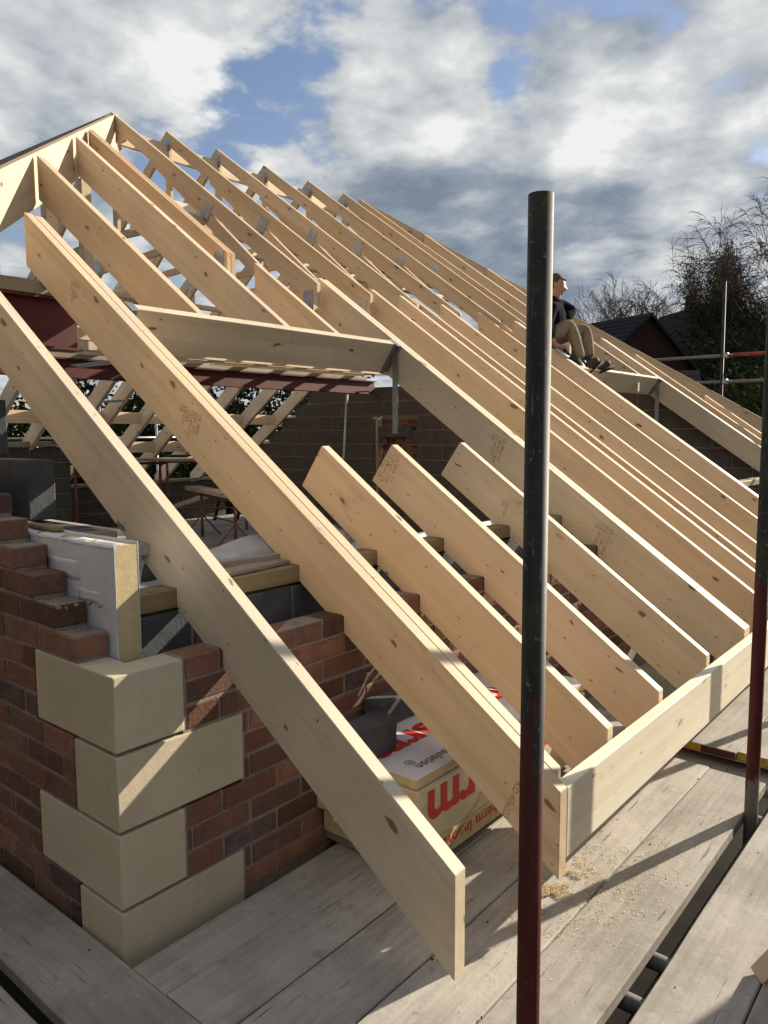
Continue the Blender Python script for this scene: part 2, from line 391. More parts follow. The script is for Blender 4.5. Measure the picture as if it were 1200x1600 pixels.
def prism(name, pts, y0, y1, ang, mat, parent=None, bev=.0025):
    "outline pts (x,z) extruded from y0 to y1; the object is turned so that its local X follows the slope"
    o3 = Vector((pts[0][0], (y0 + y1) / 2, pts[0][1])); ca, sa = math.cos(ang), math.sin(ang)
    loc = []
    for x, z in pts:
        dx, dz = x - o3.x, z - o3.z
        loc.append((dx * ca - dz * sa, dx * sa + dz * ca))
    bm = bmesh.new(); h = (y1 - y0) / 2
    a = [bm.verts.new((x, -h, z)) for x, z in loc]; b = [bm.verts.new((x, h, z)) for x, z in loc]
    n = len(loc)
    bm.faces.new(a); bm.faces.new(b[::-1])
    for i in range(n): bm.faces.new((a[i], b[i], b[(i + 1) % n], a[(i + 1) % n]))
    if bev: bevel(bm, bev)
    o = obj_bm(name, bm, mat); o.location = o3; o.rotation_euler = (0, ang, 0)
    if parent: rel(o, parent)
    return o
def beam(name, p0, p1, w, d, mat, parent=None, up=Vector((0, 0, 1)), bev=.002, top=False):
    "straight timber from p0 to p1, w across and d deep; p0/p1 on the centre line (or the top centre line)"
    p0 = Vector(p0); p1 = Vector(p1); x = (p1 - p0); L = x.length; x.normalize()
    y = up.cross(x).normalized(); z = x.cross(y)
    bm = bmesh.new(); zz = (-d, 0) if top else (-d / 2, d / 2)
    bm_box(bm, (0, -w / 2, zz[0]), (L, w / 2, zz[1]))
    if bev: bevel(bm, bev)
    o = obj_bm(name, bm, mat); mm = Matrix((x, y, z)).transposed().to_4x4(); mm.translation = p0; o.matrix_world = mm
    if parent: rel(o, parent)
    return o
def tube(name, p0, p1, r, mat, parent=None, seg=20, cap=True, hollow=0.0):
    p0 = Vector(p0); p1 = Vector(p1); ax = p1 - p0; L = ax.length
    q = ax.to_track_quat('Z', 'Y'); v = []; f = []
    for k in range(2):
        for i in range(seg):
            a = 2 * math.pi * i / seg; v.append((r * math.cos(a), r * math.sin(a), k * L))
    for i in range(seg): j = (i + 1) % seg; f.append((i, j, seg + j, seg + i))
    if hollow:
        for i in range(seg):
            a = 2 * math.pi * i / seg; v.append((hollow * math.cos(a), hollow * math.sin(a), L))
        for i in range(seg):
            a = 2 * math.pi * i / seg; v.append((hollow * math.cos(a), hollow * math.sin(a), L - .15))
        for i in range(seg):
            j = (i + 1) % seg
            f.append((seg + i, seg + j, 2 * seg + j, 2 * seg + i)); f.append((2 * seg + i, 2 * seg + j, 3 * seg + j, 3 * seg + i))
        f.append(tuple(range(3 * seg, 4 * seg)))
        f.append(tuple(range(seg))[::-1])
    elif cap:
        f.append(tuple(range(seg))[::-1]); f.append(tuple(range(seg, 2 * seg)))
    me = bpy.data.meshes.new(name); me.from_pydata(v, [], f); me.update(); me.materials.append(MATS[mat])
    for p in me.polygons: p.use_smooth = len(p.vertices) == 4
    o = put(bpy.data.objects.new(name, me)); o.location = p0; o.rotation_euler = q.to_euler()
    if parent: rel(o, parent)
    return o
def polytube(bm, pts, rad, seg=8):
    rings = []
    for i, p in enumerate(pts):
        p = Vector(p); a = Vector(pts[max(i - 1, 0)]); b = Vector(pts[min(i + 1, len(pts) - 1)])
        q = (b - a).to_track_quat('Z', 'Y'); r = rad[i] if isinstance(rad, (list, tuple)) else rad
        rings.append([bm.verts.new(p + q @ Vector((r * math.cos(2 * math.pi * k / seg), r * math.sin(2 * math.pi * k / seg), 0))) for k in range(seg)])
    for A, B in zip(rings, rings[1:]):
        for k in range(seg): bm.faces.new((A[k], A[(k + 1) % seg], B[(k + 1) % seg], B[k]))
    bm.faces.new(rings[0][::-1]); bm.faces.new(rings[-1])
def text_obj(name, body, size, origin, xdir, ydir, mat, parent=None, align='LEFT', spacing=1.0, extrude=0.0):
    cu = bpy.data.curves.new(name, 'FONT'); cu.body = body; cu.size = size; cu.align_x = align; cu.space_character = spacing
    cu.resolution_u = 3; cu.extrude = extrude
    t = bpy.data.objects.new(name, cu); COL.objects.link(t)
    dg = bpy.context.evaluated_depsgraph_get(); me = bpy.data.meshes.new_from_object(t.evaluated_get(dg))
    bpy.data.objects.remove(t); bpy.data.curves.remove(cu)
    me.materials.clear(); me.materials.append(MATS[mat])
    o = put(bpy.data.objects.new(name, me)); x = Vector(xdir).normalized(); z = x.cross(Vector(ydir)).normalized(); y = z.cross(x)
    mm = Matrix((x, y, z)).transposed().to_4x4(); mm.translation = Vector(origin); o.matrix_world = mm
    if parent:
        o.parent = parent; bpy.context.view_layer.update(); o.matrix_parent_inverse = parent.matrix_world.inverted()
    return o

# ------------------------------------------------------------------ setting
g = box('ground', (-300, -200, -3.4), (300, 300, -2.8), 'lawn', None, 0); tag(g, kind='structure')
fl = box('attic_floor', (-9.55, .32, -.25), (-.34, 8.2, 0), 'floor_concrete', None, 0); tag(fl, kind='structure')

# ------------------------------------------------------------------ roof numbers
T = math.tan(R(35.33)); PA = R(35.33); Z0 = 1.105          # top of the rafters: z = Z0 - T x
RX, RZ = -4.71, Z0 + T * 4.71                               # ridge
def zt(x): return Z0 - T * x
PH = .272                                                    # plumb height of a 222 mm rafter
def rafter_pts(x0, x1, top='plumb', foot=True, mouth=True, end='plumb', ph=PH):
    P = [(x0, zt(x0)), (x1, zt(x1)), (x1, zt(x1) - ph)]
    if mouth and x1 > .1:
        P += [(0.003, zt(0.003) - ph), (0.003, .8895), ((zt(0) - ph - .8895) / T, .8895)]
        P += [(-.222, zt(-.222) - ph), (-.222, 1.0495), ((zt(0) - ph - 1.0495) / T, 1.0495)]
    if top == 'square':
        dx = ph * math.cos(PA) * math.sin(PA)
        P += [(x0 - dx, zt(x0 - dx) - ph)]
        xs = x0
    else: P += [(x0, zt(x0) - ph)]
    return P
TH = .047
def rafter(y0, x0, x1, label, mat='spruce', group='single rafters of the near roof slope', top='plumb', mouth=True, ph=PH, th=TH):
    o = prism('rafter', rafter_pts(x0, x1, top, True, mouth, ph=ph), y0, y0 + th, PA, mat)
    return tag(o, label, 'rafter', group)
def double_rafter(y0, x0, x1, label, mat='spruce', x1b=None, top='plumb', mats=None):
    e_ = empty('double_rafter', (x1, y0, zt(x1) - PH))
    a = prism('rafter_ply', rafter_pts(x0, x1, top), y0, y0 + TH, PA, mat, e_)
    b = prism('rafter_ply', rafter_pts(x0 + .012, x1b if x1b else x1, top), y0 + TH + .0015, y0 + 2 * TH + .0015, PA, (mats or mat), e_)
    tag(e_, label, 'rafter', 'double rafters beside the roof openings')
    return e_, a, b

def stamp(parent, x, y, off, lines, size=.017, along=True):
    "black-brown grading stamps printed across the face of a timber facing -Y"
    s, c = math.sin(PA), math.cos(PA)
    o = Vector((x, y - .0008, zt(x) - off))
    t = text_obj('grading_stamp', '\n'.join(lines), size, o, (-s * .55 - .0, 0, -c) if not along else (c, 0, -s), (c, 0, -s) if not along else (s, 0, c), 'stamp_ink', parent)
    return t

r1 = rafter(.363, -1.9, .857, 'foremost rafter with pale grey side, passing over the stone quoin corner down to the boards', 'spruce_grey', None)
r2, r2a, r2b = double_rafter(.905, -2.235, .858, 'double rafter ending at the near end of the fascia, top cut plumb in the air', 'spruce', .812)
r3 = rafter(1.357, -.538, .806, 'short rafter nearest the double rafter, square cut top hanging free', 'spruce', 'short rafters below the trimmed opening', 'square')
r4 = rafter(1.842, -.535, .806, 'middle one of the three short rafters, grading stamps at its square top', 'spruce', 'short rafters below the trimmed opening', 'square')
r5 = rafter(2.445, -.54, .803, 'farthest of the three short rafters, passing behind the mossy pole', 'spruce_grey', 'short rafters below the trimmed opening', 'square')
r6, r6a, r6b = double_rafter(3.052, -2.215, .808, 'double rafter carrying the far end of the grey trimmer with a metal hanger', 'spruce_grey', mats='spruce')
fars = [(3.642, 'spruce', 'first single rafter beyond the trimmed opening, ending at the fascia'), (4.012, 'spruce', 'nearer rafter of the closely spaced pair beyond the mossy pole'),
        (4.19, 'truss_wood', 'farther rafter of the closely spaced pair beyond the mossy pole'), (4.605, 'spruce', 'rafter just beyond the closely spaced pair'),
        (5.222, 'spruce', 'last single rafter before the opening where the person sits')]
for y, mt, lb in fars: rafter(y, -2.215, .806, lb, mt, 'single rafters of the near roof slope')
r7, _, _ = double_rafter(5.868, -2.2, .806, 'double rafter on the near side of the opening where the person sits', 'spruce')
r8, _, _ = double_rafter(8.075, -2.25, .806, 'double rafter on the far side of the opening where the person sits', 'spruce_grey')
for y, x0, lb in ((8.545, -1.99, 'second last rafter before the far end of the roof'), (8.985, -1.25, 'last rafter at the far end, lowest on the skyline')):
    rafter(y, x0, .806, lb, 'spruce', 'single rafters of the near roof slope')
# grading stamps
stamp(r2a, -.80, .905, .05, ['CE 0836', 'C24  KD', 'CE 47x222', ' 1224', 'CE C24', 'CE'], .026, False)
stamp(r2a, -1.72, .905, .06, ['C24 CE', 'KD 1224', 'CE 47x222', ' C24'], .022, False)
stamp(r4, -.50, 1.842, .03, ['CE 0836  CE', 'C24 KD 1224', 'CE 47x222 CE', 'CE  C24  CE', 'KD 0836'], .026, False)
stamp(r6a, -.62, 3.052, .04, ['CE 0836 CE', 'C24 KD 1224', 'CE 47x222', 'KD'], .03, False)
stamp(r6a, .08, 3.052, .05, ['CE C24 0836', 'KD 1224', 'CE 47x222', 'CE'], .03, False)
stamp(r5, .0, 2.445, .06, ['CE C24', 'KD 1224 CE', 'CE 47x222'], .028, False)
stamp(r5, -.24, 2.445, .1, ['CE C24', 'KD'], .024, False)
stamp(r2a, .74, .905, .10, ['C24', 'KD 47x222'], .03, False)

# upper jack rafters between the near hip and the trimmer
HX = RX + 2.975                                              # near hip: x + y = HX
def hip_x(y): return HX - y
SQ = PH * math.cos(PA) * math.sin(PA)
for y, lb, mt in ((1.425, 'upper jack rafter nearest the camera, from the sunlit hip board to the trimmer', 'spruce'), (2.035, 'second upper jack rafter from the sunlit hip board down to the trimmer', 'spruce')):
    o = prism('jack_rafter', [(hip_x(y) + .06, zt(hip_x(y) + .06)), (-1.490, zt(-1.490)), (-1.490 - SQ, zt(-1.490 - SQ) - PH), (hip_x(y) + .06, zt(hip_x(y) + .06) - PH)], y, y + TH, PA, mt)
    tag(o, lb, 'rafter', 'jack rafters above the near trimmer')
o = prism('jack_rafter', [(-2.23, zt(-2.23)), (-1.490, zt(-1.490)), (-1.490 - SQ, zt(-1.490 - SQ) - PH), (-2.23, zt(-2.23) - PH)], 2.46, 2.507, PA, 'spruce')
tag(o, 'short jack rafter standing on the trimmer beside its far double rafter', 'rafter', 'jack rafters above the near trimmer')
# far jacks
FHX = RX - 6.40                                              # far hip: x - y = FHX
def fhip_x(y): return FHX + y
for y, x1, lb in ((6.93, -2.1, 'far jack rafter just beyond the last truss on the skyline'), (7.50, -1.53, 'far jack rafter ending on the trimmer behind the person')):
    o = prism('jack_rafter', [(fhip_x(y) + .05, zt(fhip_x(y) + .05)), (x1, zt(x1)), (x1, zt(x1) - .2), (fhip_x(y) + .05, zt(fhip_x(y) + .05) - .2)], y, y + TH, PA, 'truss_wood')
    tag(o, lb, 'rafter', 'jack rafters at the far hip')

# trimmers: set square to the slope, so the planed top edge lies in the roof plane
def lbox(name, org, lo, hi, mat, par, bev=.0015, along_y=False):
    lo = Vector(lo); hi = Vector(hi); c = (lo + hi) / 2; h = (hi - lo) / 2
    bm = bmesh.new()
    if along_y: h = Vector((h.y, h.x, h.z))
    bm_box(bm, -h, h)
    if bev: bevel(bm, bev)
    o = obj_bm(name, bm, mat)
    mw = Matrix.Translation(org) @ Matrix.Rotation(PA, 4, 'Y') @ Matrix.Translation(c)
    if along_y: mw = mw @ Matrix.Rotation(R(90), 4, 'Z')
    o.matrix_world = mw; rel(o, par); return o
def trimmer(x, y0, y1, label, mat):
    e_ = empty('trimmer_beam', (x, y0, zt(x) - .23))
    lbox('beam', (x, 0, zt(x)), (-.047, y0, -.225), (0, y1, .001), mat, e_, .0025, True)
    tag(e_, label, 'beam', 'trimmers across the roof openings')
    return e_
def hanger(par, x, y, side, leg):
    "joist hanger on the rafter at y; side = +1 when the rafter is on the far side"
    org = (x, 0, zt(x)); s = side
    def L(name, x0, x1, ya, yb, z0, z1): a, b = sorted((y + ya * -s, y + yb * -s)); lbox(name, org, (x0, a, z0), (x1, b, z1), 'hanger_steel', par, 0)
    L('hanger_side', .0005, .028, .0, .0025, -.20, .003)
    L('hanger_face', .001, .0035, .0025, .05, -.23, .0)
    L('hanger_flange', -.055, .03, .0, .045, .0015, .004)
    for k in range(3): L('hanger_rib', .0035, .006, .010 + k * .014, .016 + k * .014, -.21, -.01)
    if leg:                                                       # the long leg of the hanger hangs plumb beside the rafter
        a, b = sorted((y - s * .0035, y - s * .006)); box('hanger_strap', (x - .052, a, zt(x) - .24 - leg), (x - .006, b, zt(x) - .012), 'hanger_steel', par, 0)
t1 = trimmer(-1.449, 1.003, 3.049, 'pale grey trimmer beam across the near roof opening between two double rafters', 'trimmer_wood')
hanger(t1, -1.449, 1.0035, -1, 0)
hanger(t1, -1.449, 3.0485, 1, .36)
t2 = trimmer(-1.485, 5.966, 8.072, 'pale trimmer beam by the seated person at the far roof opening', 'trimmer_wood')
hanger(t2, -1.485, 8.0715, 1, .36)

# fascia
fa = box('fascia_board', (.8115, .955, .272), (.858, 2.334, .495), 'spruce_white', None, .003, 1)
tag(fa, 'pale sunlit near length of fascia board fixed beside the double rafter', 'board', 'fascia boards along the rafter feet')
fa = box('fascia_board', (.8120, 2.3365, .2725), (.8575, 9.3, .4945), 'spruce_white', None, .003, 1)
tag(fa, 'pale far length of fascia board passing behind the red pole', 'board', 'fascia boards along the rafter feet')

# hips and crown rafter
hd = Vector((1, -1, -T))
def hipboard(name, top, s0, s1, d, w, dep, mat, label):
    o = beam(name, top + d * s0, top + d * s1, w, dep, mat, None, Vector((0, 0, 1)), .003, True)
    # plumb depth
    return tag(o, label, 'board', 'hip boards of the roof')
apex = Vector((RX, 2.975, RZ - .012)); fapex = Vector((RX, 6.40, RZ - .012))
hipboard('hip_rafter', apex, -.03, 4.0, hd, .047, .30, 'spruce', 'deep sunlit hip board descending from the roof apex toward the upper left')
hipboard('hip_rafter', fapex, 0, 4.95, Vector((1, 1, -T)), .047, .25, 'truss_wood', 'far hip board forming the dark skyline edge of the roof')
hipboard('hip_rafter', apex, 0, 4.9, Vector((-1, -1, -T)), .047, .25, 'truss_wood', 'near hip board of the far slope, hidden behind the apex at the upper left')
hipboard('hip_rafter', fapex, 0, 4.9, Vector((-1, 1, -T)), .047, .25, 'truss_wood', 'far hip board of the opposite slope behind the trusses')
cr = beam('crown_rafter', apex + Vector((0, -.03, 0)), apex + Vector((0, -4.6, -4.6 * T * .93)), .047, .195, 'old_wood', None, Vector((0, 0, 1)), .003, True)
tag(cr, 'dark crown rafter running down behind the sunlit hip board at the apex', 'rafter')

for (x, y, z0_, z1_, lb) in ((-2.62, .885, 2.2, 2.72, 'upright sunlit post under the hip board at the left edge'), (-3.35, 1.62, 2.2, 3.24, 'upright post under the hip board behind the first jack rafter'), (-3.95, 2.22, 2.2, 3.66, 'upright post under the hip board near the apex')):
    o = box('hip_post', (x - .04, y - .04, z0_), (x + .04, y + .04, z1_), 'spruce', None, .002, 2); tag(o, lb, 'post', 'posts under the near hip board')
# ------------------------------------------------------------------ roof trusses
CH = .125
plate_me = None
def nail_plate(par, x, y, z, w, h, ang):
    bm = bmesh.new(); bm_box(bm, (-w / 2, -.0012, -h / 2), (w / 2, .0012, h / 2))
    nx = max(3, int(w / .02))
    for i in range(nx):
        xx = -w / 2 + w * (i + .5) / nx
        bm_box(bm, (xx - .004, -.0035, -h * .44), (xx + .004, -.0012, h * .44))
    o = obj_bm('nail_plate', bm, 'galvanised'); o.location = (x, y, z); o.rotation_euler = (0, ang, 0); rel(o, par)
def member(name, par, a, b, y, dep=.097, th=.035, mat='truss_wood'):
    return beam(name, (a[0], y, a[1]), (b[0], y, b[1]), th, dep, mat, par, Vector((0, 0, 1)) if abs(b[0] - a[0]) > .02 else Vector((1, 0, 0)), .0015)
def truss(y, label, mat='truss_wood', half=False):
    par = empty('roof_truss', (RX, y, 2.4))
    th = .035; xe = -2.12; xo = 2 * RX - xe
    yc = y + th / 2
    prism('top_chord', [(RX, RZ), (xe, zt(xe)), (xe, zt(xe) - .165), (xe - .10, zt(xe - .10) - .165), (RX, RZ - CH)], y, y + th, PA, mat, par, .0015)
    prism('top_chord', [(RX - .001, RZ - .0007), (RX - .001, RZ - CH), (xo + .1, zt(xe - .1) - .165), (xo, zt(xe) - .165), (xo, zt(xe))], y, y + th, -PA, mat, par, .0015)
    # raised bottom chord: node under the top chord, falling outward below it
    nd = (-3.38, zt(-3.38) - .20)
    for s in (1, -1):
        fx = lambda x: x if s > 0 else 2 * RX - x
        member('bottom_chord', par, (fx(nd[0] - .06), nd[1] + .04), (fx(-2.17), zt(-2.17) - .36), yc, .097, .0325, mat)
        member('web', par, (fx(nd[0]), nd[1]), (fx(-4.05), zt(-4.05) - .12), yc, .072, .030, mat)
        member('web', par, (fx(-2.28), zt(-2.28) - .36), (fx(-2.28), zt(-2.28) - .12), yc, .097, .0275, mat)
        member('web', par, (fx(nd[0] + .02), nd[1]), (fx(-4.68), nd[1] + .05), yc, .072, .025 if s > 0 else .0225, mat)
        nail_plate(par, fx(nd[0] + .02), y - .0015, nd[1] + .035, .12, .165, PA * s)
        nail_plate(par, fx(-2.21), y - .0015, zt(-2.21) - .19, .10, .18, 0)
    member('king_post', par, (RX, nd[1]), (RX, RZ - .12), yc, .072, .0335, mat)
    nail_plate(par, RX, y - .0015, RZ - .135, .125, .12, 0)
    tag(par, label, 'truss', 'roof trusses under the ridge')
tl = ['nearest full roof truss, its peak meeting the sunlit hip board', 'second roof truss peak from the hip apex', 'third roof truss peak from the hip apex', 'fourth roof truss peak from the hip apex',
      'fifth roof truss peak from the hip apex', 'second last roof truss peak toward the far hip', 'last roof truss peak beside the far hip']
for y, lb in zip((2.95, 3.535, 4.135, 4.775, 5.45, 6.06, 6.36), tl): truss(y, lb)
# first half truss, cut against the hip
ht = empty('roof_truss', (-3, 2.28, 2.4))
for yy in (2.285, 2.322):
    prism('top_chord', [(hip_x(yy) + .06, zt(hip_x(yy) + .06)), (-2.30, zt(-2.30)), (-2.30, zt(-2.30) - .165), (hip_x(yy) + .06, zt(hip_x(yy) + .06) - .165)], yy, yy + .035, PA, 'truss_orange', ht, .0015)
nail_plate(ht, -2.38, 2.2835, zt(-2.38) - .09, .10, .12, 0)
tag(ht, 'orange half truss of two chords cut against the sunlit hip board', 'truss', 'roof trusses under the ridge')

# ridge board and binders along the trusses
for (x, z, w, d, y0, y1, nm, lb, mt) in (
        (RX, RZ - .195, .035, .145, 3.0, 6.35, 'ridge_board', 'ridge board lit between the truss peaks', 'spruce'),
        (-4.30, 3.62, .097, .072, 2.6, 6.9, 'binder', 'upper binder timber running through the trusses below the ridge', 'spruce_white'),
        (-3.72, 3.17, .097, .045, 2.5, 6.9, 'binder', 'middle binder timber running through the trusses', 'spruce_white'),
        (-3.42, 3.23, .035, .12, 2.40, 6.4, 'binder', 'binder fixed at the metal nail plates of the trusses', 'truss_wood'),
        (-2.32, zt(-2.32) - .33, .035, .14, 2.33, 6.9, 'binder', 'lower binder joining the truss feet', 'truss_wood'),
        (-5.9, 3.05, .097, .045, 2.5, 7.2, 'binder', 'binder on the far side of the trusses', 'spruce'),
        (-7.0, 2.45, .097, .045, 3.0, 7.6, 'binder', 'binder low on the opposite slope', 'spruce')):
    o = box(nm, (x - w / 2, y0, z - d / 2), (x + w / 2, y1, z + d / 2), mt, None, .002, 1)
    tag(o, lb, 'beam', 'long timbers through the trusses')

# ------------------------------------------------------------------ opposite slope
def zo(x): return RZ + T * (x - RX)
OPY = (3.335, 3.955, 4.52, 4.87, 5.47, 6.10, 6.68, 7.43, 8.14, 8.74)
for i, y in enumerate(OPY):
    xe = -8.92 if y < 4.3 else -9.85; xs = -6.2
    o = prism('rafter', [(xs, zo(xs)), (xs, zo(xs) - .27), (xe, zo(xe) - .27), (xe, zo(xe))], y, y + .06, -PA, 'spruce_grey')
    tag(o, ['leftmost', 'second', 'third', 'fourth', 'fifth', 'sixth', 'seventh', 'eighth', 'ninth', 'rightmost'][i] + ' rafter of the opposite slope seen below the red steel, counted from the left', 'rafter', 'rafters of the opposite slope')
for x, y0, y1, lb in ((-8.35, 3.0, 8.8, 'upper noggin timber between the opposite rafters'), (-8.98, 4.6, 8.8, 'lower noggin timber between the opposite rafters')):
    o = box('noggin', (x - .02, y0, zo(x) - .19), (x + .03, y1, zo(x) - .02), 'spruce', None, .002, 1); tag(o, lb, 'beam', 'noggins between the opposite rafters')

# ------------------------------------------------------------------ steel beams
def ibeam(x, y0, y1, z0, z1, fw, label, extra=True):
    e_ = empty('steel_beam', (x, y0, z0)); tf = .014
    box('web_plate', (x - .006, y0, z0 + tf), (x + .006, y1, z1 - tf), 'red_oxide', e_, 0, 1)
    box('flange', (x - fw / 2, y0, z0), (x + fw / 2, y1, z0 + tf), 'red_oxide', e_, .001, 1)
    box('flange', (x - fw / 2, y0, z1 - tf), (x + fw / 2, y1, z1), 'red_oxide', e_, .001, 1)
    return tag(e_, label, 'steel beam', 'red steel beams')
ibeam(-2.17, -1.2, 1.13, 1.985, 2.255, .13, 'near dark red steel beam behind the double rafter at the left')
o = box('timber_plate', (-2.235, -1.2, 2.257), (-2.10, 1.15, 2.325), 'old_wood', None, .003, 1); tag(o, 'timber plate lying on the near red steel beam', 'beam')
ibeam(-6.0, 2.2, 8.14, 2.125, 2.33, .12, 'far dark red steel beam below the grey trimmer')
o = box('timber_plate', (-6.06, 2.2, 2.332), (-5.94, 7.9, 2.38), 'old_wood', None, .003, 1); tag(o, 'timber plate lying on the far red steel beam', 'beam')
for i, (y0, y1, x, z) in enumerate(((3.0, 7.9, -5.6, 2.43), (3.6, 8.0, -5.2, 2.40))):
    o = box('ceiling_tie', (x - .03, y0, z - .05), (x + .03, y1, z + .05), 'spruce', None, .002, 1); tag(o, ('nearer', 'farther')[1 - i] + ' long pale tie just above the far red steel', 'beam', 'ties above the far steel')
o = box('ceiling_tie', (-3.05, 1.2, 2.16), (-3.0, 7.9, 2.24), 'spruce', None, .002, 1); tag(o, 'long pale tie just below the near trimmer beam', 'beam', 'ties above the far steel')
for i, y in enumerate((3.4, 4.1, 4.8, 5.5, 6.2, 6.9, 7.6)):
    o = box('ceiling_joist', (-7.6, y, 2.385), (-5.0, y + .045, 2.47), 'spruce', None, .002, 0); tag(o, ['first', 'second', 'third', 'fourth', 'fifth', 'sixth', 'seventh'][i] + ' joist end resting on the far red steel, counted from the left', 'beam', 'joists on the far steel')
for (x, y, z, l, lb) in ((-2.10, 1.19, 2.13, .42, 'grey hanger strap hanging below the near red steel'), (-5.93, 7.72, 2.36, .42, 'grey hanger strap at the end of the far red steel'), (-3.2, 1.95, 1.92, .3, 'short grey strap hanging beside the opposite rafters')):
    o = box('hanger_strap', (-.0015, -.028, -l / 2), (.0015, .028, l / 2), 'hanger_steel', None, 0); o.location = (x, y, z - l / 2); o.rotation_euler = (R(-12), 0, 0)
    tag(o, lb, 'strap', 'hanging steel straps')

# ------------------------------------------------------------------ brick wall with stone quoins
BW = empty('brick_wall', (0, 0, 0))
tag(BW, 'red brick wall corner with cream stone quoins under the rafters', 'wall')
BM = {}
def brick_mesh(l, d, h, mat, seed):
    key = (round(l, 3), mat, seed)
    if key in BM: return BM[key]
    rr = random.Random(seed * 31 + int(l * 1000)); bm = bmesh.new()
    bm_box(bm, (-l / 2, -d / 2, -h / 2), (l / 2, d / 2, h / 2)); bevel(bm, .0035)
    for v in bm.verts: v.co += Vector((rr.uniform(-1, 1), rr.uniform(-1, 1), rr.uniform(-1, 1))) * .0014
    me = bpy.data.meshes.new('brick'); bm.to_mesh(me); bm.free(); me.materials.append(MATS[mat]); BM[key] = me; return me
def brick(l, d, c, rotz, par=BW, name='brick'):
    q = rnd.random(); mat = 'brick_red' if q < .5 else ('brick_brown' if q < .82 else 'brick_dark')
    o = bpy.data.objects.new(name, brick_mesh(l, d, .065, mat, rnd.randint(0, 2))); o.location = Vector(c) + Vector((rnd.uniform(-1, 1) * .002, rnd.uniform(-1, 1) * .002, rnd.uniform(-1, 1) * .0012))
    o.rotation_euler = (rnd.uniform(-.006, .006), rnd.uniform(-.006, .006), rotz + rnd.uniform(-.008, .008)); put(o, par); return o
BD = .1025
mort = bmesh.new()
# quoins: (course start, right length, left length)
QU = [(0, .430, .228), (3, .214, .452), (6, .437, .222), (9, .222, .436)]
def quoin(z0, ry, lx, h=.213):
    bm = bmesh.new(); t = .1; P = [(0, 0), (0, ry), (-t, ry), (-t, t), (-lx, t), (-lx, 0)]
    a = [bm.verts.new((x, y, z0)) for x, y in P]; b = [bm.verts.new((x, y, z0 + h)) for x, y in P]
    n = len(P); bm.faces.new(a[::-1]); bm.faces.new(b)
    for i in range(n): bm.faces.new((a[i], a[(i + 1) % n], b[(i + 1) % n], b[i]))
    bevel(bm, .004, 2)
    return bm
for k, ry, lx in QU:
    o = obj_bm('quoin_stone', quoin(.006 + .075 * k, ry, lx, .213), 'quoin_stone', BW)
def qlen(k, side):
    for q, ry, lx in QU:
        if q <= k < q + 3: return ry if side == 'r' else lx
for k in range(0, 12):
    z = .005 + .075 * k + .0325; zc0 = z - .0425; zc1 = z + .0425
    # eaves wall, bricks along Y
    y = qlen(k, 'r') + .010; first = True; yend = 5.4
    grid = .1125 * (k % 2) + .02
    while y < yend:
        nxt = grid + math.ceil((y - grid + .06) / .225) * .225
        l = nxt - y - .010
        if l > .23: nxt -= .225; l -= .225
        if k >= 1 and (y < 3.4 or k > 8): brick(l, BD, (-BD / 2, y + l / 2, z), R(90))
        y = nxt
    bm_box(mort, (-BD + .002, qlen(k, 'r') - .002, zc0), (-.0045, 5.4, min(zc1 - .0103, zc0 + .0747)) if k == 11 else (-.0045, 5.4, zc0 + .0749))
for k in range(0, 19):
    z = .005 + .075 * k + .0325; zc0 = z - .0425
    if k < 12: x = -qlen(k, 'l') - .010
    else: x = -.19 - .114 * (k - 12)
    grid = -.1125 * (k % 2) - .19
    xs = x
    while x > -1.75:
        nxt = grid - math.ceil((grid - x + .06) / .225) * .225
        l = x - nxt - .010
        if l > .23: nxt += .225; l -= .225
        if k >= 1: brick(l, BD, (x - l / 2, BD / 2, z), 0)
        x = nxt
    bm_box(mort, (-1.8, .0045, zc0), (xs - .004, BD - .002, zc0 + .0749))
mo = obj_bm('mortar', mort, 'mortar', BW)
# mortar lumps on the stepped bricks
bm = bmesh.new()
for (cx_, cy_, cz, n, sx, sy) in ((-.25, .05, .966, 40, .05, .03), (-.40, .05, 1.041, 50, .08, .035), (-.60, .05, 1.116, 40, .07, .035)):
    for i in range(n):
        s_ = rnd.uniform(.003, .009); c = Vector((cx_ + rnd.gauss(0, sx), cy_ + max(-.045, min(.045, rnd.gauss(0, sy))), cz + s_ * .2))
        mt_ = Matrix.Translation(c) @ Euler((rnd.random() * 3, rnd.random() * 3, rnd.random() * 3)).to_matrix().to_4x4() @ Matrix.Diagonal((s_, s_ * rnd.uniform(.6, 1.4), s_ * .6, 1))
        bmesh.ops.create_icosphere(bm, subdivisions=1, radius=1, matrix=mt_)
o = obj_bm('mortar_crumbs', bm, 'mortar', BW); o['kind'] = 'stuff'

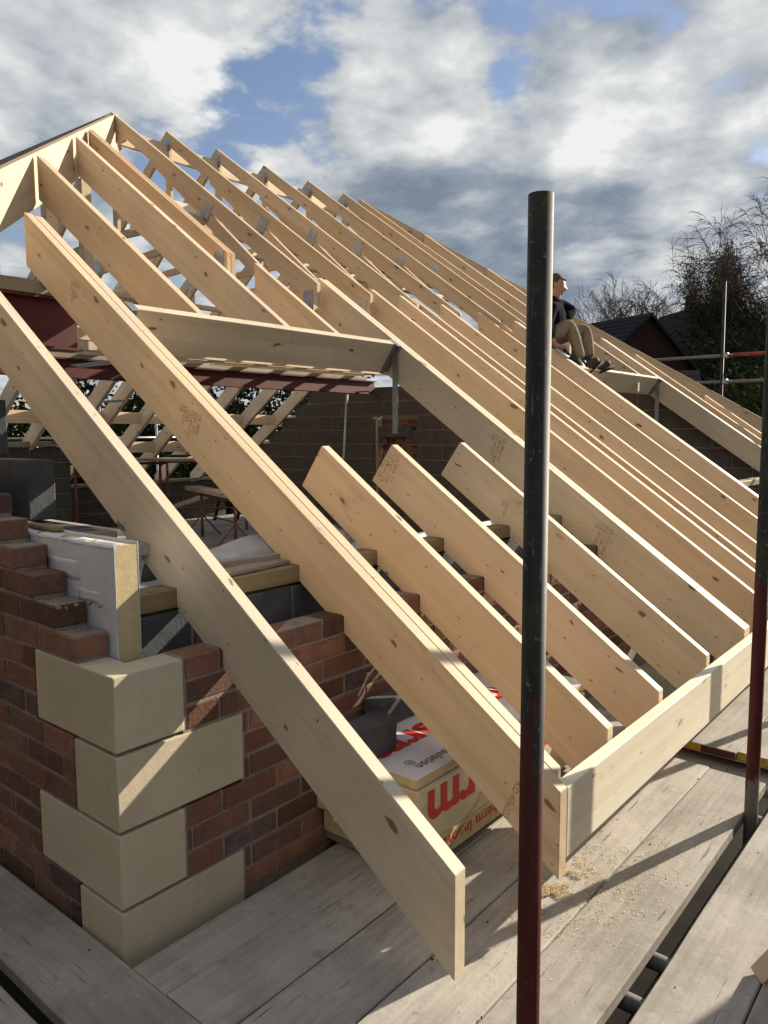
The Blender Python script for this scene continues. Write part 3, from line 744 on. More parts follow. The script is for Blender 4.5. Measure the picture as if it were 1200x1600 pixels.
# ------------------------------------------------------------------ inner leaf and block walls
def block(par, lo, hi, mat='concrete_block', name='block'):
    lo = Vector(lo); hi = Vector(hi); bm = bmesh.new(); h = (hi - lo) / 2; bm_box(bm, -h, h); bevel(bm, .004)
    for v in bm.verts: v.co += Vector((rnd.uniform(-1, 1), rnd.uniform(-1, 1), rnd.uniform(-1, 1))) * .001
    o = obj_bm(name, bm, mat); o.location = (lo + hi) / 2; o.rotation_euler = (0, 0, rnd.uniform(-.004, .004)); rel(o, par); return o
def block_wall(label, plane, c0, c1, along0, along1, z0, courses, mat='concrete_block', edge0=None, edge1=None, group=None, skip=None, L=.44, H=.215):
    "plane 'x' or 'y': wall thickness from c0 to c1 on that axis"
    par = empty('block_wall', ((c0 + c1) / 2, along0, z0) if plane == 'x' else (along0, (c0 + c1) / 2, z0))
    mb = bmesh.new()
    for k in range(courses):
        a0 = edge0(k) if edge0 else along0; a1 = edge1(k) if edge1 else along1
        z = z0 + k * (H + .01); a = a0; g_ = along0 + (L + .01) / 2 * (k % 2)
        while a < a1 - .03:
            nxt = g_ + math.ceil((a - g_ + .06) / (L + .01)) * (L + .01)
            e1 = min(nxt - .01, a1)
            if not (skip and skip((a + e1) / 2, z + H / 2)):
                if plane == 'x': block(par, (c0, a, z), (c1, e1, z + H), mat)
                else: block(par, (a, c0, z), (e1, c1, z + H), mat)
                if plane == 'x': bm_box(mb, (c0 + .006, a - .01, z - .01), (c1 - .006, e1 + .002, z + H))
                else: bm_box(mb, (a - .01, c0 + .006, z - .01), (e1 + .002, c1 - .006, z + H))
            a = nxt
    mo_ = obj_bm('mortar', mb, 'old_mortar'); rel(mo_, par)
    return tag(par, label, 'wall', group)
# eaves inner leaf (dark blocks under the wall plate)
block_wall('dark blue-grey block leaf under the treated wall plate', 'x', -.325, -.225, .205, 6.0, .085, 4, 'dark_block', group='concrete block walls')
# return leaf behind the insulation board
iw = block_wall('dark block leaf behind the white insulation board at the left edge', 'y', .20, .30, -2.6, -.45, .335, 4, 'dark_block', edge1=lambda k: (-.335, -.335, -.40, -.45)[k], group='concrete block walls')
lb_ = block(iw, (-1.29, .20, 1.236), (-.85, .30, 1.451), 'dark_block'); block(iw, (-1.75, .20, 1.236), (-1.30, .30, 1.451), 'dark_block')
block(iw, (-1.65, .20, 1.458), (-1.205, .30, 1.675), 'dark_block')
# far cross wall with stepped left edge and a window slot
def st(k): return -8.55 + max(0, (k - 6)) * .36
block_wall('stepped grey concrete block wall at the far end of the attic', 'y', 8.19, 8.29, -9.0, .0, .0, 10, edge0=lambda k: -9.0 if k < 6 else -8.85 + (k - 5) * .34, edge1=lambda k: min(-.335, (Z0 - .02 - k * .225 - .215) / T), group='concrete block walls',
           skip=lambda a, z: (-5.95 < a < -5.3 and .9 < z < 1.75))
# raised plate wall at the far left
block_wall('dark block wall carrying the leftmost opposite rafters', 'x', -8.85, -8.75, 2.4, 4.55, .0, 6, group='concrete block walls')
o = box('timber_plate', (-8.87, 2.3, 1.352), (-8.70, 4.6, 1.425), 'old_wood', None, .003, 1); tag(o, 'old timber plate under the leftmost opposite rafters', 'beam')
block_wall('low block wall under the feet of the opposite rafters', 'x', -9.66, -9.56, 4.6, 8.0, .0, 3, group='concrete block walls')
o = box('timber_plate', (-9.66, 4.6, .68), (-9.54, 8.0, .73), 'old_wood', None, .003, 1); tag(o, 'old timber plate under the right hand opposite rafters', 'beam')
# brick seen through the slot
wb = empty('brick_pier', (-5.6, 8.2, .9)); tag(wb, 'dark brick outer leaf seen through the slot in the far block wall', 'wall')
mb = bmesh.new(); bm_box(mb, (-6.1, 8.335, .6), (-5.1, 8.41, 1.8)); rel(obj_bm('mortar', mb, 'mortar'), wb)
for k in range(15):
    for j in range(5):
        o = brick(.215, BD, (-6.05 + .225 * j + .11 * (k % 2), 8.38, .65 + .075 * k), 0, None); rel(o, wb)
# lintel and timber in the slot
o = box('door_lining', (-6.0, 8.17, .0), (-5.955, 8.30, 1.78), 'old_wood', None, .002, 2); tag(o, 'timber lining at the left of the slot in the far wall', 'timber')
o = box('lintel', (-5.95, 8.175, 1.46), (-5.30, 8.295, 1.62), 'concrete_block', None, .004, 0); tag(o, 'concrete lintel across the slot in the far block wall', 'lintel')

# wall plate on the inner leaf
wp = box('wall_plate', (-.325, .226, .987), (-.2235, 9.2, 1.0485), 'treated_wood', None, .003, 1); tag(wp, 'greenish treated wall plate under the rafter notches', 'beam')

# ------------------------------------------------------------------ cavity insulation at the corner
ins = empty('insulation_board', (-.148, .145, .9)); tag(ins, 'foil-faced insulation board standing in the wall cavity at the corner', 'insulation')
bm = bmesh.new(); bm_box(bm, (-1.9, .1095, .55), (-.149, .1815, 1.222)); o = obj_bm('foam_core', bm, 'foam'); rel(o, ins)
def sheet(name, f, nu, nv, mat, par=None, thick=.0012):
    v = []; fc = []
    for i in range(nu + 1):
        for j in range(nv + 1): v.append(f(i / nu, j / nv))
    for i in range(nu):
        for j in range(nv): a = i * (nv + 1) + j; fc.append((a, a + nv + 1, a + nv + 2, a + 1))
    o = obj_py(name, v, fc, mat, None, True); md = o.modifiers.new('thickness', 'SOLIDIFY'); md.thickness = thick
    if par: rel(o, par)
    return o
def ff(u, v):
    x = -1.9 + u * 1.752; z = .55 + v * .674
    return (x, .1072 + .003 * mnoise.noise(Vector((x * 6, z * 9, 0))) + .0022 * abs(mnoise.noise(Vector((x * 21, z * 26, 3)))), z)
sheet('foil_face', ff, 140, 54, 'foil', ins)
def fb(u, v): return (-1.9 + u * 1.752, .183 + .001 * mnoise.noise(Vector((u * 9, v * 7, 0))), .55 + v * .68)
sheet('foil_face', fb, 20, 8, 'foil', ins)
for i in range(6):
    x1 = -.15 - i * .16 - .003; x0 = x1 - rnd.uniform(.13, .152)
    def ft(u, v, x0=x0, x1=x1, i=i): return (x0 + u * (x1 - x0), .104 + v * .036, 1.2265 + .004 * mnoise.noise(Vector((u * 2 + i * 5, v * 2, 1))) - (.01 * (1 - v) ** 3))
    sheet('foil_tape', ft, 6, 4, 'foil', ins)
for (x, z, w, h) in ((-.45, 1.13, .20, .06), (-.30, 1.06, .12, .035)):
    def fp(u, v, x=x, z=z, w=w, h=h): return (x + (u - .5) * w, .1068 + .0008 * mnoise.noise(Vector((x * 9 + u * 2, v * 2, 0))), z + (v - .5) * h + .004 * mnoise.noise(Vector((u * 3, v, 4))))
    sheet('foil_tape', fp, 5, 4, 'foil', ins, .0004)
o = box('timber_batten', (-1.7, .150, 1.2255), (-.58, .186, 1.240), 'treated_wood', None, .002, 0); tag(o, 'thin timber batten along the top of the cavity insulation', 'timber')
o = box('timber_plank', (-1.6, .31, 1.145), (-.36, .50, 1.185), 'scaffold_board', None, .003, 0); tag(o, 'grey plank lying behind the cavity insulation', 'plank')

# plastic sheet and offcuts on the plate between the first rafters
def fs(u, v):
    y = .45 + u * .9; a = (v - .5) * 3.4
    return (-.46 + .10 * math.sin(a) + .015 * mnoise.noise(Vector((y * 4, v * 3, 2))), y, 1.03 + .085 * math.cos(a) + .02 * mnoise.noise(Vector((y * 5, v * 4, 5))) + .03 * u)
o = sheet('plastic_sheet', fs, 24, 14, 'plastic_sheet'); tag(o, 'grey plastic sheet rolled on the wall head between the first two rafters', 'plastic sheet')
for (lo, hi, rz, lb) in (((-.40, .42, 1.05), (-.34, .98, 1.085), -4, 'rough timber offcut on the wall plate beside the plastic sheet'), ((-.33, .5, 1.051), (-.25, .9, 1.066), 6, 'thin pale offcut on the wall plate in front of the double rafter')):
    o = box('timber_offcut', lo, hi, 'old_wood', None, .002, 1); o.rotation_euler.z += R(rz); tag(o, lb, 'timber')
fi = empty('insulation_board', (-.42, 1.1, .9)); tag(fi, 'grey foil insulation behind the wall plate under the short rafters', 'insulation')
def ffi(u, v): return (-.345 - .06 * v + .01 * mnoise.noise(Vector((u * 30, v * 5, 0))), 1.06 + u * 4.2, 1.0 + .055 * v + .008 * mnoise.noise(Vector((u * 40, v * 4, 7))))
sheet('foil_face', ffi, 80, 8, 'plastic_sheet', fi)
bm = bmesh.new(); bm_box(bm, (-.43, 1.06, .80), (-.36, 5.2, 1.03)); rel(obj_bm('foam_core', bm, 'foam'), fi)

# ------------------------------------------------------------------ scaffold
BZ = .10; GZ_ = -2.8
def sboard(lo, hi, label, axis, dz=0, tilt=0, ends=None):
    e_ = empty('scaffold_board', ((lo[0] + hi[0]) / 2, (lo[1] + hi[1]) / 2, BZ + dz - .038))
    bm = bmesh.new(); L = (hi[0] - lo[0]) if axis == 0 else (hi[1] - lo[1]); w = (hi[1] - lo[1]) if axis == 0 else (hi[0] - lo[0])
    n = max(8, int(L / .12)); sd_ = rnd.random() * 50
    top = []
    prof = [(-w / 2, -.038), (-w / 2, -.004), (-w / 2 + .004, 0), (-w / 4, 0), (0, 0), (w / 4, 0), (w / 2 - .004, 0), (w / 2, -.004), (w / 2, -.038)]
    rings = []
    for i in range(n + 1):
        x = -L / 2 + L * i / n; ring = []
        for (py, pz) in prof:
            wob = .0035 * mnoise.noise(Vector((x * 2.3 + sd_, py * 3, sd_))) if abs(py) > w / 2 - .01 else 0
            ring.append(bm.verts.new((x, py + wob, pz + .0025 * mnoise.noise(Vector((x * 1.3 + sd_, py * 6, 1))))))
        rings.append(ring)
    for A, B in zip(rings, rings[1:]):
        for k in range(len(prof)): kk = (k + 1) % len(prof); bm.faces.new((A[k], A[kk], B[kk], B[k]))
    bm.faces.new(rings[0]); bm.faces.new(rings[-1][::-1]); bmesh.ops.recalc_face_normals(bm, faces=bm.faces)
    o = obj_bm('plank', bm, 'scaffold_board'); o.location = ((lo[0] + hi[0]) / 2, (lo[1] + hi[1]) / 2, BZ + dz); o.rotation_euler = (tilt, 0, R(90) if axis == 1 else 0)
    rel(o, e_)
    if ends:
        for (mat, a, b) in ends:
            box('end_band', a, b, mat, e_, .001)
    return tag(e_, label, 'plank', 'scaffold boards of the walkway')
# walkway along the eaves (boards run along Y)
E0 = -.012
sboard((.055, E0, 0), (.212, 2.62, 0), 'narrow scaffold board lying against the brick wall', 1, -.002)
sboard((.216, E0, 0), (.428, 2.63, 0), 'scaffold board next to the wall board, passing under the insulation pack', 1)
sboard((.433, E0, 0), (.655, 2.61, 0), 'scaffold board just outside the insulation pack', 1, -.001)
sboard((.661, E0, 0), (.884, 2.27, 0), 'scaffold board strewn with sawdust under the fascia', 1)
sboard((.889, E0, 0), (1.112, 2.255, 0), 'scaffold board bordering the open gap with the poles', 1, .001)
sboard((1.176, E0 - .1, 0), (1.390, 4.4, 0), 'scaffold board on the outer side of the open gap', 1)
sboard((1.395, E0 - .1, 0), (1.62, 4.4, 0), 'outermost scaffold board at the right edge', 1, -.002)
sboard((1.625, E0 - .1, 0), (1.99, 4.4, 0), 'unseen wide board added outside the frame to keep sun out of the gap', 1, -.002)  # added out of view to shut sunlight out of the gap
# next lift of boards, lapped on top beyond
sboard((.50, 2.40, 0), (.725, 6.3, 0), 'lapped scaffold board beyond, hidden behind the fascia', 1, .042)
sboard((.73, 2.395, 0), (.955, 6.3, 0), 'lapped scaffold board beyond with a red and yellow painted end', 1, .042, 0, [('yellow_paint', (.731, 2.391, BZ + .008), (.81, 2.3945, BZ + .038)), ('red_oxide', (.811, 2.391, BZ + .008), (.954, 2.3945, BZ + .038))])
sboard((.96, 2.41, 0), (1.175, 6.3, 0), 'lapped scaffold board beyond with a yellow painted end, behind the red pole', 1, .042, 0, [('yellow_paint', (.961, 2.406, BZ + .008), (1.174, 2.4095, BZ + .038))])
# cross board filling between the lifts
sboard((.45, 2.285, 0), (1.9, 2.50, 0), 'crosswise scaffold board under the lapped board ends', 0, -.038)
# walkway along the gable (boards run along X)
sboard((-2.6, -.2235, 0), (2.7, -.002 + E0, 0), 'scaffold board along the foot of the left brick face', 0, .003)
sboard((-2.6, -.492, 0), (2.7, -.269, 0), 'scaffold board in the bottom left corner beyond the narrow gap', 0, 0)
sboard((-2.6, -.72, 0), (2.7, -.497, 0), 'nearest scaffold board by the camera', 0, 0)
# tubes under the boards
TR = .02415
for y, lb in ((.45, 'scaffold tube across the gap at the bottom edge'), (.80, 'scaffold tube across the gap below the wide shadow'), (1.00, 'second scaffold tube seen in the open gap'), (2.03, 'scaffold tube beside the red pole in the gap')):
    o = tube('scaffold_tube', (-.0, y, BZ - .038 - TR - .002), (1.9, y, BZ - .038 - TR - .002), TR, 'dull_tube'); tag(o, lb, 'tube', 'scaffold tubes under the boards')
o = tube('scaffold_tube', (1.145, -1.5, BZ - .038 - 3 * TR - .004), (1.145, 6, BZ - .038 - 3 * TR - .004), TR, 'dull_tube'); tag(o, 'long ledger tube running below the open gap', 'tube', 'scaffold tubes under the boards')
# standards
p1 = tube('scaffold_pole', (1.104, .284, -2.8), (1.0955, .285, 1.992), TR, 'pole_mossy', None, 32, True, .0205); tag(p1, 'tall dark mossy scaffold pole with red painted foot in front of the rafters', 'pole', 'upright scaffold poles')
p2 = tube('scaffold_pole', (1.150, 1.90, -2.8), (1.118, 1.985, 2.6), TR, 'pole_red', None, 32, True, .0205); tag(p2, 'red painted scaffold pole at the right edge', 'pole', 'upright scaffold poles')
p3 = tube('scaffold_pole', (1.14, 3.36, -2.8), (1.14, 3.36, 2.6), TR, 'pole_red', None, 24); tag(p3, 'scaffold pole next beyond the red one, standing just outside the frame', 'pole', 'upright scaffold poles')
# pieces added around the walkway to shape the light and shade
gd = box('shade_screen', (2.0, .1, .12), (2.03, 3.1, 1.22), 'old_wood', None, .003, 1); tag(gd, 'plywood hoarding added unseen right of the frame to shade the outer boards', 'panel')  # unseen screen added to cast shade on the outer boards
lw = box('gap_dark_sheet', (-.0, -1.2, -1.95), (2.0, 5, -1.90), 'gap_shade', None, 0, 1); tag(lw, kind='structure')  # dark sheet added so the open gap looks deep in shade
blk = box('light_block_sheet', (2.045, -1.2, -2.8), (2.055, 6, .1), 'blocker_dark', None, 0, 1); tag(blk, 'dark sheeting on the outer scaffold below the walkway, right of the frame', 'sheeting')  # added out of view to block light under the boards
# offcut at right edge
o = prism('timber_offcut', [(0, 0), (.10, .0), (.13, .16), (.05, .10)], 0, .05, 0, 'spruce'); o.location = (1.375, 1.02, BZ + .004); o.rotation_euler = (R(20), 0, R(55)); tag(o, 'small timber wedge on the outer board at the right edge', 'timber')
# splinter on the board
o = box('wood_splinter', (.60, 1.10, BZ + .001), (.625, 1.105, BZ + .006), 'sawdust', None, .001); o.rotation_euler.z += R(-30); tag(o, 'pale wood splinter lying on the board by the insulation pack', 'splinter')
# far scaffold
fs_ = 10.9
for (a, b, lb) in (((-3.6, fs_, 2.64), (2.5, fs_, 2.64), 'upper guard rail tube of the far scaffold'), ((-3.6, fs_, 2.26), (2.5, fs_, 2.26), 'lower guard rail tube of the far scaffold')):
    o = tube('guard_rail', a, b, TR, 'rail_grey', None, 12); tag(o, lb, 'rail', 'far scaffold tubes')
o = tube('scaffold_pole', (-1.545, fs_ - .05, -2.8), (-1.60, fs_ - .05, 3.70), TR, 'pole_red', None, 12); tag(o, 'upright scaffold pole at the far end against the trees', 'pole', 'far scaffold tubes')
o = tube('guard_rail', (-1.54, fs_ - .006, 2.642), (-.3, fs_ - .006, 2.642), TR * 1.12, 'rail_red', None, 12); tag(o, 'red painted length of the far upper guard rail', 'rail', 'far scaffold tubes')
for z in (2.64, 2.26):
    e_ = empty('tube_coupler', (-1.555, fs_ - .03, z)); box('clamp', (-1.60, fs_ - .07, z - .04), (-1.51, fs_ + .03, z + .04), 'galvanised', e_, .012); tube('bolt', (-1.50, fs_ - .06, z), (-1.44, fs_ - .06, z), .008, 'galvanised', e_, 8)
    tag(e_, ('upper' if z > 2.5 else 'lower') + ' coupler joining far rail and pole', 'coupler', 'far scaffold tubes')

for i, y in enumerate((5.0, 6.15, 7.3, 8.6)):
    o = tube('scaffold_pole', (-10.7, y, GZ_), (-10.7, y + .02, 2.0 + .2 * (i % 2)), TR, 'galvanised', None, 10); tag(o, ('first', 'second', 'third', 'fourth')[i] + ' slim grey pole beyond the opposite rafters, counted from the left', 'pole', 'poles beyond the opposite rafters')
for z, mt, lb in ((1.45, 'galvanised', 'grey rail beyond the opposite rafters at eye level'), (1.05, 'trestle_steel', 'reddish rail beyond the opposite rafters, lower one')):
    o = tube('guard_rail', (-10.65, 4.2, z), (-10.65, 9.4, z), TR, mt, None, 10); tag(o, lb, 'rail', 'rails beyond the opposite rafters')
# sawdust under the fascia
v = []; f = []
def flake(c, s):
    a = rnd.random() * 6.28; t = rnd.uniform(-.7, .7); i = len(v)
    dx = Vector((math.cos(a), math.sin(a), 0)) * s; dy = Vector((-math.sin(a) * math.cos(t), math.cos(a) * math.cos(t), math.sin(t))) * s * rnd.uniform(.25, .8)
    for q in (-dx - dy, dx - dy, dx + dy, -dx + dy): v.append(tuple(c + q))
    f.append((i, i + 1, i + 2, i + 3))
for i in range(26000):
    k = rnd.random()
    if k < .55: x, y = rnd.gauss(.76, .035), rnd.gauss(1.04, .085)
    elif k < .85: x, y = rnd.gauss(.79, .06), rnd.gauss(1.10, .17)
    else: x, y = rnd.gauss(.95, .07), rnd.gauss(1.22, .22)
    if mnoise.noise(Vector((x * 14, y * 14, 0))) + .35 * mnoise.noise(Vector((x * 45, y * 45, 3))) < -.08: continue
    if .655 < x < 1.105 and .45 < y < 2.2 and not (.884 < x < .889): flake(Vector((x, y, BZ + .0025 + rnd.random() * .003 * (1 if k > .5 else 2.2))), rnd.uniform(.0006, .0019))
o = obj_py('sawdust', v, f, 'sawdust'); tag(o, 'scattered sawdust on the scaffold boards under the fascia', 'sawdust', None, 'stuff')
# mud crumbs and dirt on boards
bm = bmesh.new()
for i in range(110):
    x = rnd.uniform(.06, 1.6); y = rnd.uniform(.0, 2.3)
    if 1.10 < x < 1.18: continue
    s_ = rnd.uniform(.001, .0035) * (2.0 if rnd.random() < .08 else 1)
    bmesh.ops.create_icosphere(bm, subdivisions=1, radius=1, matrix=Matrix.Translation((x, y, BZ + s_ * .3)) @ Euler((rnd.random() * 3, rnd.random() * 3, rnd.random() * 3)).to_matrix().to_4x4() @ Matrix.Diagonal((s_ * 1.5, s_, s_ * .5, 1)))
for i in range(30):
    x = rnd.uniform(-.8, .4); y = rnd.uniform(-.6, -.02); s_ = rnd.uniform(.0015, .004)
    bmesh.ops.create_icosphere(bm, subdivisions=1, radius=1, matrix=Matrix.Translation((x, y, BZ + .003 + s_ * .3)) @ Matrix.Diagonal((s_ * 1.5, s_, s_ * .5, 1)))
o = obj_bm('dirt_crumbs', bm, 'boot_leather'); tag(o, 'dark dirt crumbs scattered over the scaffold boards', 'dirt', None, 'stuff')

# ------------------------------------------------------------------ insulation pack on the boards
PZ = BZ + .045
for i, y in enumerate((.80, 1.5)):
    o = box('timber_bearer', (.0, y, BZ + .002), (.43, y + .10, PZ - .002), 'old_wood', None, .004, 0); tag(o, ('dark timber bearer under the near end of the insulation pack', 'dark timber bearer under the far half of the insulation pack')[i], 'timber', 'bearers under the pack')
pk = empty('insulation_pack', (.23, .77, PZ)); tag(pk, 'wrapped pack of insulation boards with red lettering on the scaffold', 'insulation')
bm = bmesh.new(); bm_box(bm, (.015, .775, PZ), (.448, 1.975, PZ + .082)); bevel(bm, .006); rel(obj_bm('board_layer', bm, 'foam'), pk)
bm = bmesh.new(); bm_box(bm, (-.005, .762, PZ + .0835), (.448, 1.96, .4215)); bevel(bm, .008, 2); rel(obj_bm('wrapped_boards', bm, 'pack_wrap'), pk)
fx = .4486
def ptext(body, size, origin, xd, yd, mat, par, spacing=1.0, name='lettering', sx=1.0, bold=0.0):
    cu = bpy.data.curves.new(name, 'FONT'); cu.body = body; cu.size = size; cu.space_character = spacing; cu.offset = bold; cu.resolution_u = 4
    t = bpy.data.objects.new(name, cu); COL.objects.link(t); dg = bpy.context.evaluated_depsgraph_get()
    me = bpy.data.meshes.new_from_object(t.evaluated_get(dg)); bpy.data.objects.remove(t); bpy.data.curves.remove(cu)
    me.materials.clear(); me.materials.append(MATS[mat])
    xs = [q.co.x for q in me.vertices]; w = max(xs)
    for q in me.vertices: q.co.x = (q.co.x - w) * sx            # anchored at its right hand end
    o = put(bpy.data.objects.new(name, me)); x = Vector(xd); y = Vector(yd); z = x.cross(y)
    mm = Matrix((x, y, z)).transposed().to_4x4(); mm.translation = Vector(origin); o.matrix_world = mm; rel(o, par); return o
ptext('ecotherm', .20, (fx + .0006, .81, .40), (0, -1, 0), (0, 0, -1), 'red_print', pk, 1.0, 'lettering', 1.25, .006)
ptext('ecotherm Innovation', .062, (fx + .0006, .78, .212), (0, -1, 0), (0, 0, -1), 'red_print', pk, 1.05, 'lettering', 1.05, .001)
# paper label with bar code on the near end
rel(box('paper_label', (.08, .7595, .205), (.18, .7612, .30), 'label_paper', None, 0), pk)
for i in range(14):
    x = .092 + i * .0055; rel(box('bar_code', (x, .7585, .212), (x + rnd.choice((.0015, .0025, .0035)), .7594, .240), 'black_print', None, 0), pk)
tb = empty('insulation_sheet', (.22, .76, .423)); tag(tb, 'loose white insulation sheet with red lettering on top of the pack', 'insulation')
bm = bmesh.new(); bm_box(bm, (-.01, .765, .4235), (.438, 2.0, .4565)); bevel(bm, .003); rel(obj_bm('foam_core', bm, 'foam'), tb)
rel(box('foil_face', (-.01, .764, .4567), (.4385, 2.001, .459), 'pack_top', None, 0), tb)
zt_ = .4597
ptext('ecotherm', .19, (.165, .80, zt_), (0, -1, 0), (1, 0, 0), 'red_print', tb, 1.0, 'lettering', 1.3, .006)
ptext('®', .05, (.325, .835, zt_), (0, -1, 0), (1, 0, 0), 'dark_print', tb, 1.0, 'lettering')
ptext('insulation', .052, (.368, .845, zt_), (0, -1, 0), (1, 0, 0), 'dark_print', tb, 1.1, 'lettering', .9, .001)
ptext('ecotherm Innovation', .06, (.06, .93, zt_), (0, -1, 0), (1, 0, 0), 'dark_print', tb, 1.05, 'lettering', 1.0, .001)
ptext('ecotherm', .19, (.155, 1.62, zt_), (0, -1, 0), (1, 0, 0), 'red_print', tb, 1.0, 'lettering', .55, .004)
# concrete block on the sheet
cbk = empty('concrete_block', (.19, .7, .46)); tag(cbk, 'dark concrete block weighing down the white insulation sheet', 'block')
bm = bmesh.new(); bm_box(bm, (.14, .70, .4615), (.24, .915, .575)); bevel(bm, .006, 2); bmesh.ops.subdivide_edges(bm, edges=[e for e in bm.edges if e.calc_length() > .09], cuts=5, use_grid_fill=True)
for q in bm.verts: q.co += Vector((1, 1, .4)) * .0025 * mnoise.noise(q.co * 30)
rel(obj_bm('body', bm, 'dark_block'), cbk)
# second block and a broken piece behind
o = box('concrete_block', (.01, 1.0, .4615), (.10, 1.42, .56), 'dark_block', None, .006, 1); tag(o, 'dark concrete block against the brick wall behind the first one', 'block')
# rope ends
bm = bmesh.new(); polytube(bm, [(.012, 1.19, .76), (.02, 1.10, .70), (.03, 1.03, .665), (.035, 1.0, .655), (.05, .93, .60)], .004, 7); 
bmesh.ops.create_icosphere(bm, subdivisions=2, radius=.008, matrix=Matrix.Translation((.033, 1.005, .657)))
o = obj_bm('rope', bm, 'rope', None, True); tag(o, 'short knotted rope hanging against the brick wall', 'rope')
bm = bmesh.new(); polytube(bm, [(.452, 1.16, .305), (.4525, 1.10, .26), (.453, 1.0, .20), (.4525, .90, .142)], .003, 6)
bmesh.ops.create_icosphere(bm, subdivisions=2, radius=.006, matrix=Matrix.Translation((.452, 1.16, .307)))
o = obj_bm('rope', bm, 'rope', None, True); tag(o, 'pale string stretched over the lettering of the insulation pack', 'rope')

# ------------------------------------------------------------------ trestles and platform in the attic
def trestle(cx_, cy_, top, label, w=.75, rot=0):
    e_ = empty('trestle', (cx_, cy_, 0)); ca, sa = math.cos(rot), math.sin(rot)
    P = lambda a, b, z: (cx_ + a * ca - b * sa, cy_ + a * sa + b * ca, z)
    for s in (-w, w):
        tube('leg', P(s, 0, .0), P(s, 0, top - .04), .022, 'trestle_steel', e_, 10)
        tube('foot', P(s, -.28, .015), P(s, 0, .34), .012, 'trestle_steel', e_, 8); tube('foot', P(s, .28, .015), P(s, 0, .34), .012, 'trestle_steel', e_, 8)
    tube('crossbar', P(-w, 0, .35), P(w, 0, .35), .014, 'trestle_steel', e_, 8)
    tube('crossbar', P(-w - .1, 0, top - .03), P(w + .1, 0, top - .03), .02, 'trestle_steel', e_, 8)
    return tag(e_, label, 'trestle', 'rusty trestles in the attic')
trestle(-6.75, 5.62, .66, 'rusty trestle with spread feet under the low board, right of the foremost rafter', .70, R(-19))
trestle(-8.4, 5.1, 1.12, 'rusty trestle under the high platform behind the foremost rafter', .6, R(50))
trestle(-8.0, 6.4, 1.12, 'far rusty trestle under the high platform', .6, R(50))
o = box('plank', (-.9, -.11, -.03), (.9, .11, .03), 'spruce', None, .003); o.location = (-7.05, 5.75, .70); o.rotation_euler.z = R(-19); tag(o, 'pale plank on the low trestle', 'plank', 'planks on the trestles')
for i in range(3):
    o = box('plank', (-1.3, -.11, -.02), (1.3, .11, .02), 'old_wood', None, .003); o.location = (-8.25 + .18 * i, 5.72 - .16 * i, 1.14 + .005 * i); o.rotation_euler.z = R(40); tag(o, ('back', 'middle', 'front')[i] + ' plank of the high trestle platform', 'plank', 'planks on the trestles')
for i, (x, y) in enumerate(((-7.95, 5.85), (-7.6, 6.15))):
    e_ = empty('hand_tool', (x, y, 1.18)); tube('handle', (x - .12, y - .1, 1.19), (x + .05, y + .04, 1.19), .02, 'black_plastic', e_, 8); box('head', (x + .03, y + .02, 1.17), (x + .13, y + .09, 1.21), 'black_plastic', e_, .006)
    tag(e_, ('left', 'right')[i] + ' black hand tool lying on the high platform', 'tool', 'tools on the platform')
o = tube('support_prop', (-6.35, 7.7, 0), (-6.22, 7.75, 2.12), .02, 'galvanised', None, 10); tag(o, 'slim grey prop standing at the far block wall under the steel', 'prop')
for i, (x, y) in enumerate(((-9.0, 7.3), (-8.75, 7.6))):
    o = tube('support_prop', (x, y, 0), (x + .25, y + .1, .9), .03, 'black_plastic', None, 10); tag(o, ('left', 'right')[i] + ' black leaning prop on the attic floor', 'prop', 'black props')

# ------------------------------------------------------------------ person
def skin_mesh(name, joints, edges, mat, par=None, sub=2, root=0):
    me = bpy.data.meshes.new(name); me.from_pydata([j[0] for j in joints], edges, []); me.update()
    o = put(bpy.data.objects.new(name, me))
    md = o.modifiers.new('skin', 'SKIN'); md.use_smooth_shade = True
    sv = me.skin_vertices[0].data
    for i, j in enumerate(joints):
        r = j[1]; sv[i].radius = (r, r) if not isinstance(r, tuple) else r; sv[i].use_root = (i == root)
    o.modifiers.new('sub', 'SUBSURF').levels = sub; o.modifiers['sub'].render_levels = sub
    dg = bpy.context.evaluated_depsgraph_get(); m2 = bpy.data.meshes.new_from_object(o.evaluated_get(dg))
    bpy.data.objects.remove(o); m2.materials.clear(); m2.materials.append(MATS[mat])
    for p in m2.polygons: p.use_smooth = True
    o = put(bpy.data.objects.new(name, m2))
    if par: rel(o, par)
    return o
def PX(px, py, d): # a point of the figure at distance d along the view axis
    return tuple(CAM + (RGT * ((px - 600) / 1187.9) - UPV * ((py - 800) / 1187.9) + FWD) * d)
PE = empty('person', PX(905, 578, 7.6)); tag(PE, 'person in dark jacket and khaki trousers sitting on the rafters with a tool', 'person')
D = 7.66
hip = PX(850, 534, D); chest = PX(858, 497, D); neck = PX(866, 472, D); hdc = PX(869, 452, D)
rk = PX(891, 506, D - .10); ra = PX(908, 562, D - .08); lk = PX(915, 513, D + .12); la = PX(921, 560, D + .08)
rsh = PX(860, 483, D - .17); rel_ = PX(853, 515, D - .22); rwr = PX(869, 541, D - .14)
lsh = PX(873, 476, D + .13); lel = PX(896, 488, D + .16); lwr = PX(880, 499, D + .02)
rhip = PX(848, 534, D - .09); lhip = PX(852, 534, D + .09)
